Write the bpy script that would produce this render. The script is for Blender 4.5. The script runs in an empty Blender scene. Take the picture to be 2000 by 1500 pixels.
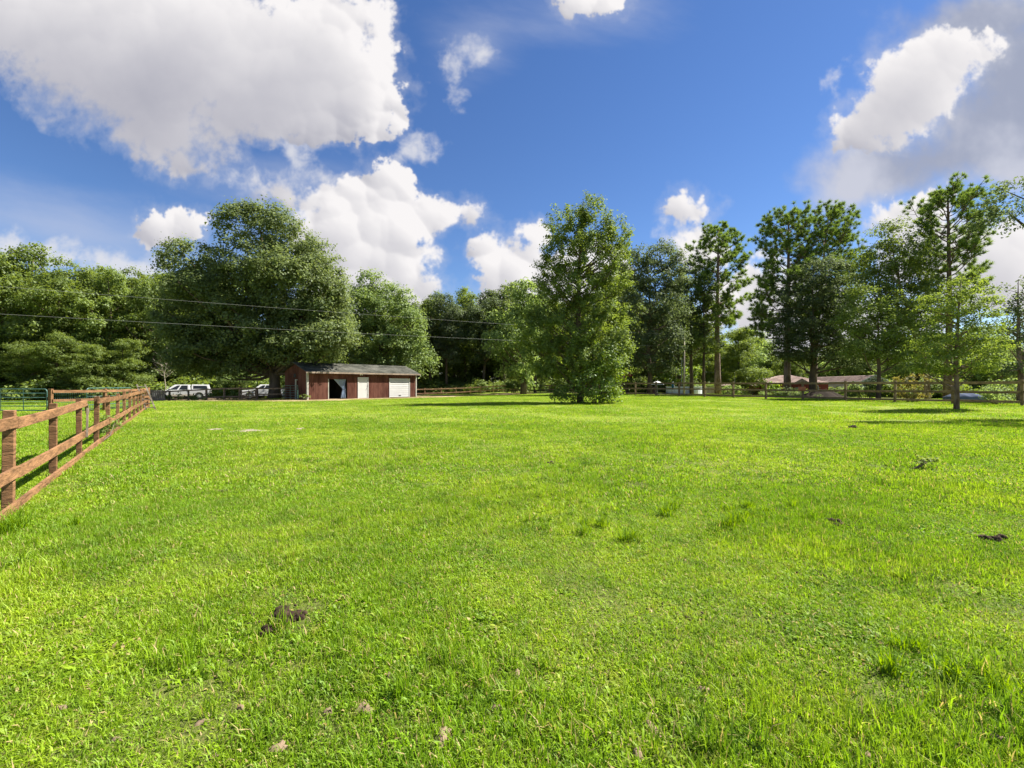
import bpy, math, random
import numpy as np
from math import radians as R, sin, cos, pi, atan2, sqrt
from mathutils import Vector, Matrix

scene = bpy.context.scene
col = scene.collection

# ------------------------------------------------------------------ camera
F = 870.0            # focal length in pixels of the 2000 px wide photograph
H = 1.5              # eye height
cam_d = bpy.data.cameras.new('camera')
cam = bpy.data.objects.new('camera', cam_d)
col.objects.link(cam)
cam.location = (0, 0, H)
cam.rotation_euler = (R(90), 0, 0)
cam_d.sensor_width = 36.0
cam_d.lens = 36.0 * F / 2000.0
cam_d.clip_start = 0.05
cam_d.clip_end = 6000
scene.camera = cam

# ------------------------------------------------------------------ sun, sky, exposure
SUN_EL = 50.0
SUN_DIR = Vector((0.951, 0.309, 0)).normalized() * cos(R(SUN_EL)) + Vector((0, 0, sin(R(SUN_EL))))
sun_d = bpy.data.lights.new('sun', 'SUN')
sun_d.energy = 4.3
sun_d.angle = R(0.5)
sun_d.color = (1.0, 0.95, 0.86)
sun = bpy.data.objects.new('sun', sun_d)
col.objects.link(sun)
sun.location = (40, 0, 60)
sun.rotation_euler = SUN_DIR.to_track_quat('Z', 'Y').to_euler()

vs = scene.view_settings
vs.view_transform = 'Standard'
vs.look = 'None'
vs.gamma = 1.0
vs.exposure = 1.72
vs.use_curve_mapping = False
EXPO = 2.0 ** vs.exposure

scene.render.engine = 'CYCLES'
cy = scene.cycles
cy.max_bounces = 9
cy.diffuse_bounces = 5
cy.glossy_bounces = 2
cy.transmission_bounces = 6
cy.transparent_max_bounces = 6
cy.sample_clamp_indirect = 6
cy.use_denoising = True
cy.caustics_reflective = False
cy.caustics_refractive = False

world = bpy.data.worlds.new('World')
scene.world = world
world.use_nodes = True


class NT:
    """small helper for node trees"""
    def __init__(s, tree, clear=True):
        s.t = tree
        if clear:
            tree.nodes.clear()

    def n(s, typ, **kw):
        nd = s.t.nodes.new(typ)
        for k, v in kw.items():
            setattr(nd, k, v)
        return nd

    def put(s, sock, v):
        if v is None:
            return
        if isinstance(v, bpy.types.NodeSocket):
            s.t.links.new(v, sock)
        else:
            if isinstance(v, (tuple, list)) and len(v) == 3 and sock.type == 'RGBA':
                v = (*v, 1.0)
            sock.default_value = v

    def m(s, op, a, b=None, c=None, clamp=False):
        nd = s.n('ShaderNodeMath', operation=op, use_clamp=clamp)
        for i, v in enumerate((a, b, c)):
            s.put(nd.inputs[i], v)
        return nd.outputs[0]

    def vm(s, op, a, b=None, out=0):
        nd = s.n('ShaderNodeVectorMath', operation=op)
        s.put(nd.inputs[0], a)
        if b is not None:
            s.put(nd.inputs[3 if op == 'SCALE' else 1], b)
        return nd.outputs['Value'] if op in ('LENGTH', 'DOT_PRODUCT', 'DISTANCE') else nd.outputs[0]

    def ss(s, v, lo, hi, o0=0.0, o1=1.0):
        nd = s.n('ShaderNodeMapRange', interpolation_type='SMOOTHSTEP')
        for i, x in enumerate((v, lo, hi, o0, o1)):
            s.put(nd.inputs[i], x)
        return nd.outputs[0]

    def mix(s, f, a, b, blend='MIX'):
        nd = s.n('ShaderNodeMix', data_type='RGBA', blend_type=blend)
        s.put(nd.inputs[0], f)
        s.put(nd.inputs[6], a)
        s.put(nd.inputs[7], b)
        return nd.outputs[2]

    def noise(s, vec, scale, detail=3.0, rough=0.55, dist=0.0, col=False):
        nd = s.n('ShaderNodeTexNoise')
        if vec is not None:
            s.put(nd.inputs['Vector'], vec)
        nd.inputs['Scale'].default_value = scale
        nd.inputs['Detail'].default_value = detail
        nd.inputs['Roughness'].default_value = rough
        nd.inputs['Distortion'].default_value = dist
        return nd.outputs['Color' if col else 'Fac']


def px2uv(px, py):
    return (px - 1000.0) / F, (750.0 - py) / F


# bank of cumulus puffs, each an ellipse on the sky: bearing, height and size as they stand in the sky
CUMULUS = [
    (100, 30, 340, 105, 0), (330, 110, 320, 135, 8), (560, 150, 230, 115, 0), (700, 170, 92, 90, 0),
    (330, 262, 115, 66, -22), (365, 305, 50, 30, -20), (195, 185, 135, 48, -14), (430, 235, 62, 55, -20), (610, 232, 75, 45, 0),
    (650, 35, 100, 45, 0), (735, 232, 58, 42, 0), (690, 0, 62, 36, 0), (300, 290, 90, 34, -20),
    (756, 356, 38, 44, 0), (742, 398, 50, 40, 0), (690, 398, 40, 30, 0), (620, 388, 80, 24, 0), (545, 372, 50, 26, 0),
    (815, 415, 66, 26, -8), (720, 440, 105, 50, 0), (760, 500, 95, 65, 0), (820, 560, 62, 50, 0), (640, 465, 85, 62, 0),
    (700, 560, 120, 80, 0),
    (325, 442, 68, 34, 0),
    (950, 487, 32, 30, 0), (1000, 522, 62, 42, 0), (1045, 466, 30, 36, 0), (985, 565, 60, 40, 0), (1140, 535, 90, 60, 0),
    (927, 411, 20, 13, 0), (1155, -6, 52, 30, 0),
    (1348, 424, 54, 36, 0), (1325, 402, 26, 24, 0), (1375, 408, 22, 18, 0), (1370, 490, 50, 34, 0), (1480, 590, 130, 60, 0),
    (1800, 165, 128, 72, 32), (1740, 218, 110, 56, 28), (1905, 95, 52, 34, 10), (1690, 238, 66, 40, 30), (1850, 104, 74, 48, 10),
    (1770, 425, 100, 42, 10), (1860, 490, 140, 62, 0), (1960, 545, 140, 90, 0), (1640, 640, 220, 70, 0), (1980, 470, 90, 46, 0),
]
SHEETS = [
    (1910, 40, 190, 75, 10), (1990, 140, 110, 70, 0), (1850, 305, 200, 58, 9), (1960, 235, 120, 62, 10), (1720, 350, 90, 36, 6),
    (2150, 200, 200, 160, 0),
]
SHEETS_UNDER = [(60, 170, 160, 40, -12), (320, 250, 210, 90, -16), (180, 215, 130, 40, -20), (430, 225, 80, 50, 0), (560, 372, 70, 24, 0)]
WISPS = [(888, 100, 36, 16, 35), (893, 145, 10, 34, 0), (945, 95, 12, 18, 0), (825, 272, 20, 28, -30), (1622, 155, 8, 18, -30), (800, 300, 30, 10, 0), (570, 300, 22, 26, -20), (505, 345, 40, 20, 0), (640, 350, 30, 16, 0), (1345, 465, 40, 24, 0), (55, 482, 60, 26, 0), (150, 506, 100, 24, 0), (235, 518, 90, 26, 0)]
SOFT_CLOUDS = [(1800, 170, 190, 110, 20), (290, 120, 420, 190, 0), (1900, 520, 260, 120, 0), (1640, 640, 260, 90, 0)]
CIRRUS = [(120, 455, 260, 26, -12), (20, 420, 160, 22, -10), (560, 350, 90, 24, 0), (930, 95, 30, 26, 0), (1180, 15, 90, 30, 0), (1560, 700, 420, 60, 0)]


def grad_noise(x, y, seed):
    """2-D gradient noise, about -0.7..0.7"""
    rng = np.random.default_rng(seed)
    ang = rng.uniform(0, 2 * np.pi, (256, 256)).astype(np.float32)
    gx, gy = np.cos(ang), np.sin(ang)
    xi = np.floor(x).astype(np.int32); yi = np.floor(y).astype(np.int32)
    fx = (x - xi).astype(np.float32); fy = (y - yi).astype(np.float32)
    ux = fx * fx * fx * (fx * (fx * 6 - 15) + 10); uy = fy * fy * fy * (fy * (fy * 6 - 15) + 10)
    def d(ix, iy):
        a = (xi + ix) & 255; b = (yi + iy) & 255
        return gx[b, a] * (fx - ix) + gy[b, a] * (fy - iy)
    n0 = d(0, 0) * (1 - ux) + d(1, 0) * ux
    n1 = d(0, 1) * (1 - ux) + d(1, 1) * ux
    return n0 * (1 - uy) + n1 * uy


def fbm(x, y, f, octaves, rough, seed, billow=False):
    out = np.zeros(x.shape, np.float32); a = 1.0; tot = 0.0
    for o in range(octaves):
        n = grad_noise(x * f, y * f, seed + o)
        if billow:
            n = 0.55 - 1.6 * np.abs(n)
        out += a * n; tot += a
        a *= rough; f *= 2.03
    return out / tot * 1.6


def blob_field(U, V, blobs, k):
    """signed distance (positive inside) to the smooth union of sky ellipses"""
    acc = np.zeros(U.shape, np.float32)
    for (px, py, rx, ry, rot) in blobs:
        u, v = px2uv(px, py)
        c, s_ = cos(R(rot)), sin(R(rot))
        du, dv = U - u, V - v
        a = (du * c + dv * s_) / (rx / F)
        b = (-du * s_ + dv * c) / (ry / F)
        sd = (np.sqrt(a * a + b * b) - 1.0) * (min(rx, ry) / F)
        acc += np.exp(-np.clip(sd, -0.6, 0.6) / k)
    return k * np.log(acc + 1e-9)


def sstep(x, a, b):
    t = np.clip((x - a) / (b - a), 0, 1)
    return t * t * (3 - 2 * t)


SKY_U, SKY_V0, SKY_V1 = 1.45, -0.12, 1.02


def blur(a, n):
    """cheap soft blur, n pixels each way"""
    for ax in (0, 1):
        for _ in range(2):
            c = np.cumsum(np.pad(a, [(n + 1, n) if k == ax else (0, 0) for k in (0, 1)], mode='edge'), axis=ax, dtype=np.float64)
            m_ = a.shape[ax]
            hi = np.take(c, np.arange(2 * n + 1, 2 * n + 1 + m_), axis=ax)
            lo = np.take(c, np.arange(0, m_), axis=ax)
            a = ((hi - lo) / (2 * n + 1)).astype(np.float32)
    return a


def puff_heights(nu, nv, res, clouds, rng):
    """relief of a cumulus: many round heads of falling size heaped over each cloud"""
    hgt = np.zeros((nv, nu), np.float32)
    for (px, py, rx, ry, rot) in clouds:
        u, v = px2uv(px, py)
        c, s_ = cos(R(rot)), sin(R(rot))
        area = rx * ry / F / F
        for rad, dens in ((0.055, 3.0), (0.034, 5.0), (0.021, 7.0), (0.013, 8.0)):
            n = int(area * dens / (rad * rad)) + 1
            for _ in range(n):
                t = rng.uniform(0, 2 * pi); q = sqrt(rng.random())
                a, b = q * cos(t) * rx / F, q * sin(t) * ry / F
                cu, cv = u + a * c - b * s_, v + a * s_ + b * c
                r = rad * rng.uniform(0.7, 1.3)
                base = 0.8 * min(rx, ry) / F * sqrt(max(0.0, 1 - q * q)) + 0.3 * (0.055 - rad)
                i0, i1 = int((cu + SKY_U - r) * res), int((cu + SKY_U + r) * res) + 1
                j0, j1 = int((cv - SKY_V0 - r) * res), int((cv - SKY_V0 + r) * res) + 1
                i0, i1, j0, j1 = max(i0, 0), min(i1, nu), max(j0, 0), min(j1, nv)
                if i1 <= i0 or j1 <= j0:
                    continue
                X = (np.arange(i0, i1) / res - SKY_U - cu)[None, :]; Y = (np.arange(j0, j1) / res + SKY_V0 - cv)[:, None]
                d2 = r * r - X * X - Y * Y
                h = np.where(d2 > 0, base + np.sqrt(np.maximum(d2, 0)), 0).astype(np.float32)
                w = hgt[j0:j1, i0:i1]
                np.maximum(w, h, out=w)
    return hgt


def cloud_picture():
    """cloud cover worked out as a density field with light marched towards the sun; rgb and cover"""
    res = 640
    nu, nv = int(2 * SKY_U * res), int((SKY_V1 - SKY_V0) * res)
    U, V = np.meshgrid(np.linspace(-SKY_U, SKY_U, nu, dtype=np.float32), np.linspace(SKY_V0, SKY_V1, nv, dtype=np.float32))
    wx = fbm(U, V, 4.0, 5, 0.5, 10); wy = fbm(U, V, 4.0, 5, 0.5, 30)
    fx = fbm(U, V, 20.0, 4, 0.55, 310); fy = fbm(U, V, 20.0, 4, 0.55, 330)
    Uw, Vw = U + 0.030 * wx, V + 0.030 * wy
    # relief of heaped heads, then torn a little
    hp = puff_heights(nu, nv, res, CUMULUS, np.random.default_rng(5))
    iu = np.clip(((U + 0.010 * fx + 0.02 * wx + SKY_U) * res).astype(int), 0, nu - 1); iv = np.clip(((V + 0.010 * fy + 0.02 * wy - SKY_V0) * res).astype(int), 0, nv - 1)
    hp = hp[iv, iu]
    sd = blob_field(Uw, Vw, CUMULUS, 0.009)
    big = fbm(Uw, Vw, 6.0, 8, 0.58, 50)
    fine = fbm(U, V, 26.0, 5, 0.6, 370)
    soft_z = sstep(blob_field(U, V, SOFT_CLOUDS, 0.05), -0.05, 0.06)
    den = sd + 0.055 * big + 0.034 * fine + 0.36 * np.minimum(blur(hp, 1), 0.08) - 0.020
    body = blur(np.clip(den, 0, 0.22), 4)
    # optical depth towards the sun (up and to the right as seen from here)
    tau = np.zeros(U.shape, np.float32)
    w = 0
    for st in (0.008, 0.018, 0.032, 0.052, 0.080, 0.12, 0.18):
        su, sv = int(round(st * 0.62 * res)), int(round(st * 0.78 * res))
        sh = np.zeros_like(body)
        sh[:nv - sv, :nu - su] = body[sv:, su:]
        wt = st ** 0.6
        tau += wt * sh; w += wt
    tau = blur(tau / w, 3)
    light = 0.16 + 0.84 * np.exp(-tau * 11.0)
    relief = np.zeros_like(light)
    for n, k in ((1, 0.30), (3, 0.40), (8, 0.35)):
        gv, gu = np.gradient(blur(hp, n) * res)
        nz = 1 / np.sqrt(1 + gu * gu + gv * gv)
        relief += k * (-gu * 0.60 - gv * 0.78) * nz
    relief = np.clip(relief, -0.9, 0.9)
    smooth_in = 0.30 + 0.70 * np.exp(-np.clip(sd, 0, 1) * 14)
    light = light * (1 + 0.85 * relief * smooth_in * (1 - 0.8 * soft_z)) + 0.10 * big + 0.05 * fine * np.exp(-np.clip(sd, 0, 1) * 10)
    under = sstep(blob_field(U, V, SHEETS_UNDER, 0.05), -0.05, 0.10)
    light = np.clip(light * (1 - 0.34 * under), 0, 1.1)
    soft = sstep(fbm(U, V, 2.2, 4, 0.5, 95), -0.1, 0.4)
    edge = 0.008 + 0.016 * soft + 0.022 * under + 0.018 * soft_z
    a_c = sstep(den, -0.004, edge)
    W = 0.83 / EXPO
    lo = np.array([0.40, 0.41, 0.51]) * W; hi = np.array([1.08, 1.05, 1.06]) * W
    t = np.clip(light, 0, 1.1)[..., None]
    rgb_c = lo + (hi - lo) * t
    # grey sheets behind
    sh = blob_field(Uw, Vw, SHEETS, 0.05)
    sn = fbm(U, V, 3.5, 6, 0.55, 120)
    sdn = sh + 0.075 * sn
    a_s = sstep(sdn, -0.012, 0.055) * 0.97
    sb = sstep(sn + 0.3 * fbm(U * 0.6, V, 6, 4, 0.5, 130), -0.35, 0.5)[..., None]
    rgb_s = (np.array([0.45, 0.49, 0.63]) * (1 - sb) + np.array([0.74, 0.76, 0.87]) * sb) * W
    # thin veils
    ci = blob_field(U, V, CIRRUS, 0.05)
    cn = fbm(U * 0.55 + V * 0.25, V * 1.6 + U * 0.25, 5.0, 6, 0.58, 150)
    a_v = sstep(ci + 0.06 * cn, -0.06, 0.10) * 0.55
    rgb_v = np.array([0.70, 0.75, 0.92]) * W
    # torn wisps: round the cumulus and alone in the blue
    wi = fbm(Uw, Vw, 14.0, 6, 0.6, 170)
    a_w = sstep(den + 0.045 * wi, -0.040, 0.02) * 0.25
    ws = blob_field(U + 0.03 * wx + 0.012 * fx, V + 0.03 * wy + 0.012 * fy, WISPS, 0.012)
    a_x = sstep(ws + 0.05 * wi, -0.012, 0.035) * 0.80
    rgb = np.zeros(U.shape + (3,), np.float32); al = np.zeros(U.shape, np.float32)
    for (c, a) in ((rgb_v, a_v), (rgb_s, a_s), (np.array([0.80, 0.82, 0.92]) * W, a_w), (np.array([0.98, 0.97, 1.0]) * W, a_x), (rgb_c, a_c)):
        a = a.astype(np.float32)
        na = a + al * (1 - a)
        rgb = (c * a[..., None] + rgb * (al * (1 - a))[..., None]) / np.maximum(na, 1e-5)[..., None]
        al = na
    fade = sstep(SKY_U - np.abs(U), 0.0, 0.2) * sstep(SKY_V1 - V, 0.0, 0.10)
    px = np.concatenate([rgb, (al * fade)[..., None]], -1).astype(np.float32)
    img = bpy.data.images.new('clouds', nu, nv, alpha=True, float_buffer=True)
    img.colorspace_settings.name = 'Non-Color'
    img.alpha_mode = 'CHANNEL_PACKED'
    img.pixels.foreach_set(px.ravel())
    img.update()
    return img


def build_world():
    b = NT(world.node_tree)
    out = b.n('ShaderNodeOutputWorld')
    bg = b.n('ShaderNodeBackground')
    b.put(out.inputs['Surface'], bg.outputs[0])
    sky = b.n('ShaderNodeTexSky')
    sky.sky_type = 'NISHITA'
    sky.sun_disc = False
    sky.sun_elevation = R(SUN_EL)
    sky.sun_rotation = atan2(SUN_DIR.x, SUN_DIR.y)
    sky.altitude = 900
    sky.air_density = 1.0
    sky.dust_density = 0.12
    sky.ozone_density = 2.2
    STR = 0.057
    skyc = b.vm('SCALE', sky.outputs[0], STR)
    # a clear subtropical sky, deeper and more saturated than the model gives
    hs = b.n('ShaderNodeHueSaturation')
    hs.inputs['Hue'].default_value = 0.509
    hs.inputs['Saturation'].default_value = 1.20
    hs.inputs['Value'].default_value = 0.80
    b.put(hs.inputs['Color'], skyc)
    c = hs.outputs[0]
    tc = b.n('ShaderNodeTexCoord')
    d = tc.outputs['Generated']
    sx = b.n('ShaderNodeSeparateXYZ')
    b.put(sx.inputs[0], d)
    x, y, z = sx.outputs
    ysafe = b.m('MAXIMUM', y, 0.12)
    cx = b.n('ShaderNodeCombineXYZ')
    b.put(cx.inputs[0], b.m('DIVIDE', x, ysafe))
    b.put(cx.inputs[1], b.m('DIVIDE', z, ysafe))
    uv = cx.outputs[0]
    front = b.ss(y, 0.14, 0.32)
    W = 0.80 / EXPO
    tex = b.n('ShaderNodeTexImage', extension='CLIP', interpolation='Cubic')
    tex.image = cloud_picture()
    mp = b.n('ShaderNodeMapping', vector_type='POINT')
    mp.inputs['Scale'].default_value = (1 / (2 * SKY_U), 1 / (SKY_V1 - SKY_V0), 1)
    mp.inputs['Location'].default_value = (0.5, -SKY_V0 / (SKY_V1 - SKY_V0), 0)
    b.put(mp.inputs['Vector'], uv)
    b.put(tex.inputs[0], mp.outputs[0])
    c = b.mix(b.m('MULTIPLY', tex.outputs['Alpha'], front), c, tex.outputs['Color'])
    inside = b.m('MULTIPLY', front, b.m('MULTIPLY', b.ss(b.m('ABSOLUTE', b.m('DIVIDE', x, ysafe)), SKY_U - 0.2, SKY_U, 1.0, 0.0), b.ss(b.m('DIVIDE', z, ysafe), SKY_V1 - 0.1, SKY_V1, 1.0, 0.0)))
    # the rest of the sky goes on with scattered clouds of the same kind
    gn = b.noise(b.vm('MULTIPLY', d, (1, 1, 2.0)), 2.6, 9, 0.58)
    ga = b.m('MULTIPLY', b.ss(gn, 0.54, 0.62), b.m('SUBTRACT', 1.0, inside))
    ga = b.m('MULTIPLY', ga, b.ss(z, 0.0, 0.06))
    gc = b.mix(b.ss(gn, 0.58, 0.74), (W * 1.05, W * 1.03, W * 1.02), (W * 0.62, W * 0.63, W * 0.70))
    c = b.mix(ga, c, gc)
    b.put(bg.inputs['Color'], c)
    bg.inputs['Strength'].default_value = 1.0
    world.cycles.sampling_method = 'MANUAL'
    world.cycles.sample_map_resolution = 512


build_world()

# ------------------------------------------------------------------ object helpers
def tag(o, label=None, cat=None, group=None, kind=None):
    if label: o['label'] = label
    if cat: o['category'] = cat
    if group: o['group'] = group
    if kind: o['kind'] = kind
    return o


def empty(name, loc, rz=0.0):
    o = bpy.data.objects.new(name, None)
    o.empty_display_size = 0.3
    col.objects.link(o)
    o.location = loc
    o.rotation_euler = (0, 0, rz)
    return o


def np_mesh(name, verts, faces, mats=(), tint=None, smooth=False):
    """verts (N,3); faces (M,k) array, or a list of such arrays"""
    me = bpy.data.meshes.new(name)
    verts = np.asarray(verts, dtype=np.float32)
    if not isinstance(faces, list):
        faces = [faces]
    faces = [np.asarray(f, dtype=np.int32) for f in faces if len(f)]
    nv = len(verts)
    loops = np.concatenate([f.ravel() for f in faces])
    sizes = np.concatenate([np.full(len(f), f.shape[1], np.int32) for f in faces])
    starts = np.concatenate([[0], np.cumsum(sizes)[:-1]]).astype(np.int32)
    me.vertices.add(nv)
    me.vertices.foreach_set('co', verts.ravel())
    me.loops.add(len(loops))
    me.loops.foreach_set('vertex_index', loops)
    me.polygons.add(len(sizes))
    me.polygons.foreach_set('loop_start', starts)
    if smooth:
        me.polygons.foreach_set('use_smooth', np.ones(len(sizes), dtype=bool))
    if tint is not None:
        at = me.attributes.new('tint', 'FLOAT', 'FACE')
        at.data.foreach_set('value', np.asarray(tint, np.float32))
    for m in (mats if isinstance(mats, (list, tuple)) else [mats]):
        me.materials.append(m)
    me.update(calc_edges=True)
    return me


def link(name, me, parent=None, loc=None, rot=None):
    o = bpy.data.objects.new(name, me)
    col.objects.link(o)
    if parent is not None:
        o.parent = parent
    if loc is not None:
        o.location = loc
    if rot is not None:
        o.rotation_euler = rot
    return o


class MB:
    """collects shapes into one mesh"""
    def __init__(s):
        s.v = []
        s.q = []
        s.t = []
        s.p = []

    def add(s, vs_, fs):
        o = len(s.v)
        s.v.extend([tuple(p) for p in vs_])
        for f in fs:
            f = [i + o for i in f]
            (s.q if len(f) == 4 else s.t if len(f) == 3 else s.p).append(f)
        return s

    def hull8(s, a, b):
        """a: four bottom points (ccw), b: four top points"""
        return s.add(list(a) + list(b), [(3, 2, 1, 0), (4, 5, 6, 7), (0, 1, 5, 4), (1, 2, 6, 5), (2, 3, 7, 6), (3, 0, 4, 7)])

    def box(s, x0, x1, y0, y1, z0, z1):
        return s.hull8([(x0, y0, z0), (x1, y0, z0), (x1, y1, z0), (x0, y1, z0)], [(x0, y0, z1), (x1, y0, z1), (x1, y1, z1), (x0, y1, z1)])

    def bar(s, p, q, w, h, up=(0, 0, 1)):
        """a rectangular bar from p to q, w across, h along up"""
        p, q = Vector(p), Vector(q)
        d = (q - p).normalized()
        side = d.cross(Vector(up)).normalized()
        u = side.cross(d).normalized()
        def ring(c): return [c - side * w / 2 - u * h / 2, c + side * w / 2 - u * h / 2, c + side * w / 2 + u * h / 2, c - side * w / 2 + u * h / 2]
        return s.hull8(ring(p), ring(q))

    def tube(s, pts, rad, n=8, cap=True):
        pts = [Vector(p) for p in pts]
        if not isinstance(rad, (list, tuple)):
            rad = [rad] * len(pts)
        vs_, fs = [], []
        prev = None
        for i, p in enumerate(pts):
            d = (pts[min(i + 1, len(pts) - 1)] - pts[max(i - 1, 0)]).normalized()
            if prev is None:
                a = d.orthogonal().normalized()
            else:
                a = (prev - d * prev.dot(d)).normalized()
            prev = a
            b_ = d.cross(a)
            for k in range(n):
                t = 2 * pi * k / n
                vs_.append(p + (a * cos(t) + b_ * sin(t)) * rad[i])
        for i in range(len(pts) - 1):
            for k in range(n):
                fs.append((i * n + k, i * n + (k + 1) % n, (i + 1) * n + (k + 1) % n, (i + 1) * n + k))
        if cap:
            fs.append(tuple(range(n - 1, -1, -1)))
            fs.append(tuple((len(pts) - 1) * n + k for k in range(n)))
        return s.add(vs_, fs)

    def poly_extrude(s, pts, y0, y1):
        """pts: outline in x,z; extruded along y"""
        n = len(pts)
        vs_ = [(x, y0, z) for x, z in pts] + [(x, y1, z) for x, z in pts]
        fs = [(i, (i + 1) % n, n + (i + 1) % n, n + i) for i in range(n)]
        fs += [tuple(range(n - 1, -1, -1)), tuple(range(n, 2 * n))]
        return s.add(vs_, fs)

    def mesh(s, name, mat, smooth=False):
        me = bpy.data.meshes.new(name)
        me.from_pydata(s.v, [], s.q + s.t + s.p)
        for m in (mat if isinstance(mat, (list, tuple)) else [mat]):
            me.materials.append(m)
        if smooth:
            me.polygons.foreach_set('use_smooth', np.ones(len(me.polygons), dtype=bool))
        me.update()
        return me

    def build(s, name, mat, parent=None, loc=None, rot=None, smooth=False, bevel=0.0):
        o = link(name, s.mesh(name, mat, smooth), parent, loc, rot)
        if bevel:
            b = o.modifiers.new('bevel', 'BEVEL')
            b.width = bevel
            b.segments = 2
            b.limit_method = 'ANGLE'
        return o


# ------------------------------------------------------------------ terrain
def sst(x, a, b):
    t = np.clip((np.asarray(x, float) - a) / (b - a), 0, 1)
    return t * t * (3 - 2 * t)


def ground_z(X, Y):
    X = np.asarray(X, float); Y = np.asarray(Y, float)
    s = (X + 19.35) * -0.783 + (Y - 42.1) * 0.624          # behind the barn
    z = -0.45 * sst(s, 6, 14)
    d = (X - 14.96) * 0.849 + (Y - 54) * 0.529             # beyond the fence on the right
    z = z + 0.15 * sst(d, -12, 0) - 1.45 * sst(d, 10, 50)
    z = z + 0.018 * np.sin(X * 0.9 + 1.3 * np.sin(Y * 0.5)) * np.sin(Y * 0.8 + 0.7) + 0.012 * np.sin(X * 2.3 + Y * 1.1)
    return z


def gz(x, y):
    return float(ground_z(x, y))


def at(px, D, z=None):
    """a point on the ground (or at height z) on the bearing px at distance D"""
    x = (px - 1000.0) / F * D
    return Vector((x, D, gz(x, D) if z is None else z))


def hz(py, D):
    return H + (750.0 - py) / F * D


# ------------------------------------------------------------------ materials
def mat(name):
    m = bpy.data.materials.new(name)
    m.use_nodes = True
    b = NT(m.node_tree)
    out = b.n('ShaderNodeOutputMaterial')
    return m, b, out


def simple(name, c, rough=0.6, var=0.12, scale=6.0, metal=0.0, bump=0.0, spec=0.4, c2=None, stretch=None):
    m, b, out = mat(name)
    tc = b.n('ShaderNodeTexCoord')
    v = tc.outputs['Object']
    if stretch:
        v = b.vm('MULTIPLY', v, stretch)
    n = b.noise(v, scale, 5, 0.6)
    n2 = b.noise(v, scale * 0.23, 3, 0.6)
    f = b.ss(b.m('MULTIPLY_ADD', n2, 0.6, b.m('MULTIPLY', n, 0.4)), 0.34, 0.64)
    lo = tuple(x * (1 - var) for x in c)
    hi = tuple(min(1, x * (1 + var)) for x in c) if c2 is None else c2
    cc = b.mix(f, lo, hi)
    oi = b.n('ShaderNodeObjectInfo')
    rv = b.m('MULTIPLY_ADD', oi.outputs['Random'], var, 1 - var * 0.5)
    cc = b.mix(1.0, cc, b.vm('SCALE', (1, 1, 1), rv), 'MULTIPLY')
    p = b.n('ShaderNodeBsdfPrincipled')
    b.put(p.inputs['Base Color'], cc)
    p.inputs['Roughness'].default_value = rough
    p.inputs['Metallic'].default_value = metal
    p.inputs['Specular IOR Level'].default_value = spec
    if bump:
        bp = b.n('ShaderNodeBump')
        bp.inputs['Strength'].default_value = bump
        bp.inputs['Distance'].default_value = 0.02
        b.put(bp.inputs['Height'], n)
        b.put(p.inputs['Normal'], bp.outputs[0])
    b.put(out.inputs[0], p.outputs[0])
    return m


def leaf_mat(name, dark, light, trans=0.50, gloss=0.05, rough=0.6):
    """two tones of one leaf colour, picked leaf by leaf"""
    m, b, out = mat(name)
    a = b.n('ShaderNodeAttribute', attribute_name='tint')
    oi = b.n('ShaderNodeObjectInfo')
    c = b.mix(a.outputs['Fac'], dark, light)
    rv = b.m('MULTIPLY_ADD', oi.outputs['Random'], 0.22, 0.89)
    c = b.mix(1.0, c, b.vm('SCALE', (1, 1, 1), rv), 'MULTIPLY')
    df = b.n('ShaderNodeBsdfDiffuse')
    tr = b.n('ShaderNodeBsdfTranslucent')
    gl = b.n('ShaderNodeBsdfGlossy')
    gl.inputs['Roughness'].default_value = rough
    gl.inputs['Color'].default_value = (0.9, 0.95, 0.9, 1)
    b.put(df.inputs[0], c)
    hs = b.n('ShaderNodeHueSaturation')
    hs.inputs['Hue'].default_value = 0.485
    hs.inputs['Saturation'].default_value = 1.1
    hs.inputs['Value'].default_value = 1.35
    b.put(hs.inputs['Color'], c)
    b.put(tr.inputs[0], hs.outputs[0])
    m1 = b.n('ShaderNodeMixShader')
    m1.inputs[0].default_value = trans
    b.put(m1.inputs[1], df.outputs[0]); b.put(m1.inputs[2], tr.outputs[0])
    m2 = b.n('ShaderNodeMixShader')
    m2.inputs[0].default_value = gloss * 0.5
    b.put(m2.inputs[1], m1.outputs[0]); b.put(m2.inputs[2], gl.outputs[0])
    b.put(out.inputs[0], m2.outputs[0])
    return m


M = {}
M['leaf_oak'] = leaf_mat('oak_leaf', (0.068, 0.104, 0.028), (0.170, 0.215, 0.068))
M['leaf_mid'] = leaf_mat('green_leaf', (0.089, 0.138, 0.023), (0.203, 0.271, 0.052))
M['leaf_light'] = leaf_mat('light_leaf', (0.127, 0.196, 0.041), (0.249, 0.339, 0.100))
M['leaf_dark'] = leaf_mat('dark_leaf', (0.056, 0.087, 0.030), (0.138, 0.179, 0.068))
M['leaf_forest'] = leaf_mat('forest_leaf', (0.074, 0.115, 0.021), (0.196, 0.259, 0.049))
M['leaf_vine'] = leaf_mat('vine_leaf', (0.070, 0.130, 0.012), (0.230, 0.330, 0.045), gloss=0.08)
M['needle'] = leaf_mat('pine_needle', (0.074, 0.128, 0.023), (0.196, 0.284, 0.057), trans=0.42)
M['leaf_red'] = leaf_mat('red_blossom', (0.25, 0.03, 0.04), (0.50, 0.09, 0.10))
M['leaf_bronze'] = leaf_mat('bronze_leaf', (0.10, 0.09, 0.02), (0.28, 0.26, 0.06))
M['bark'] = simple('bark', (0.115, 0.085, 0.062), 0.9, 0.35, 5, bump=0.8, spec=0.1, stretch=(1, 1, 0.25))
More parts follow.
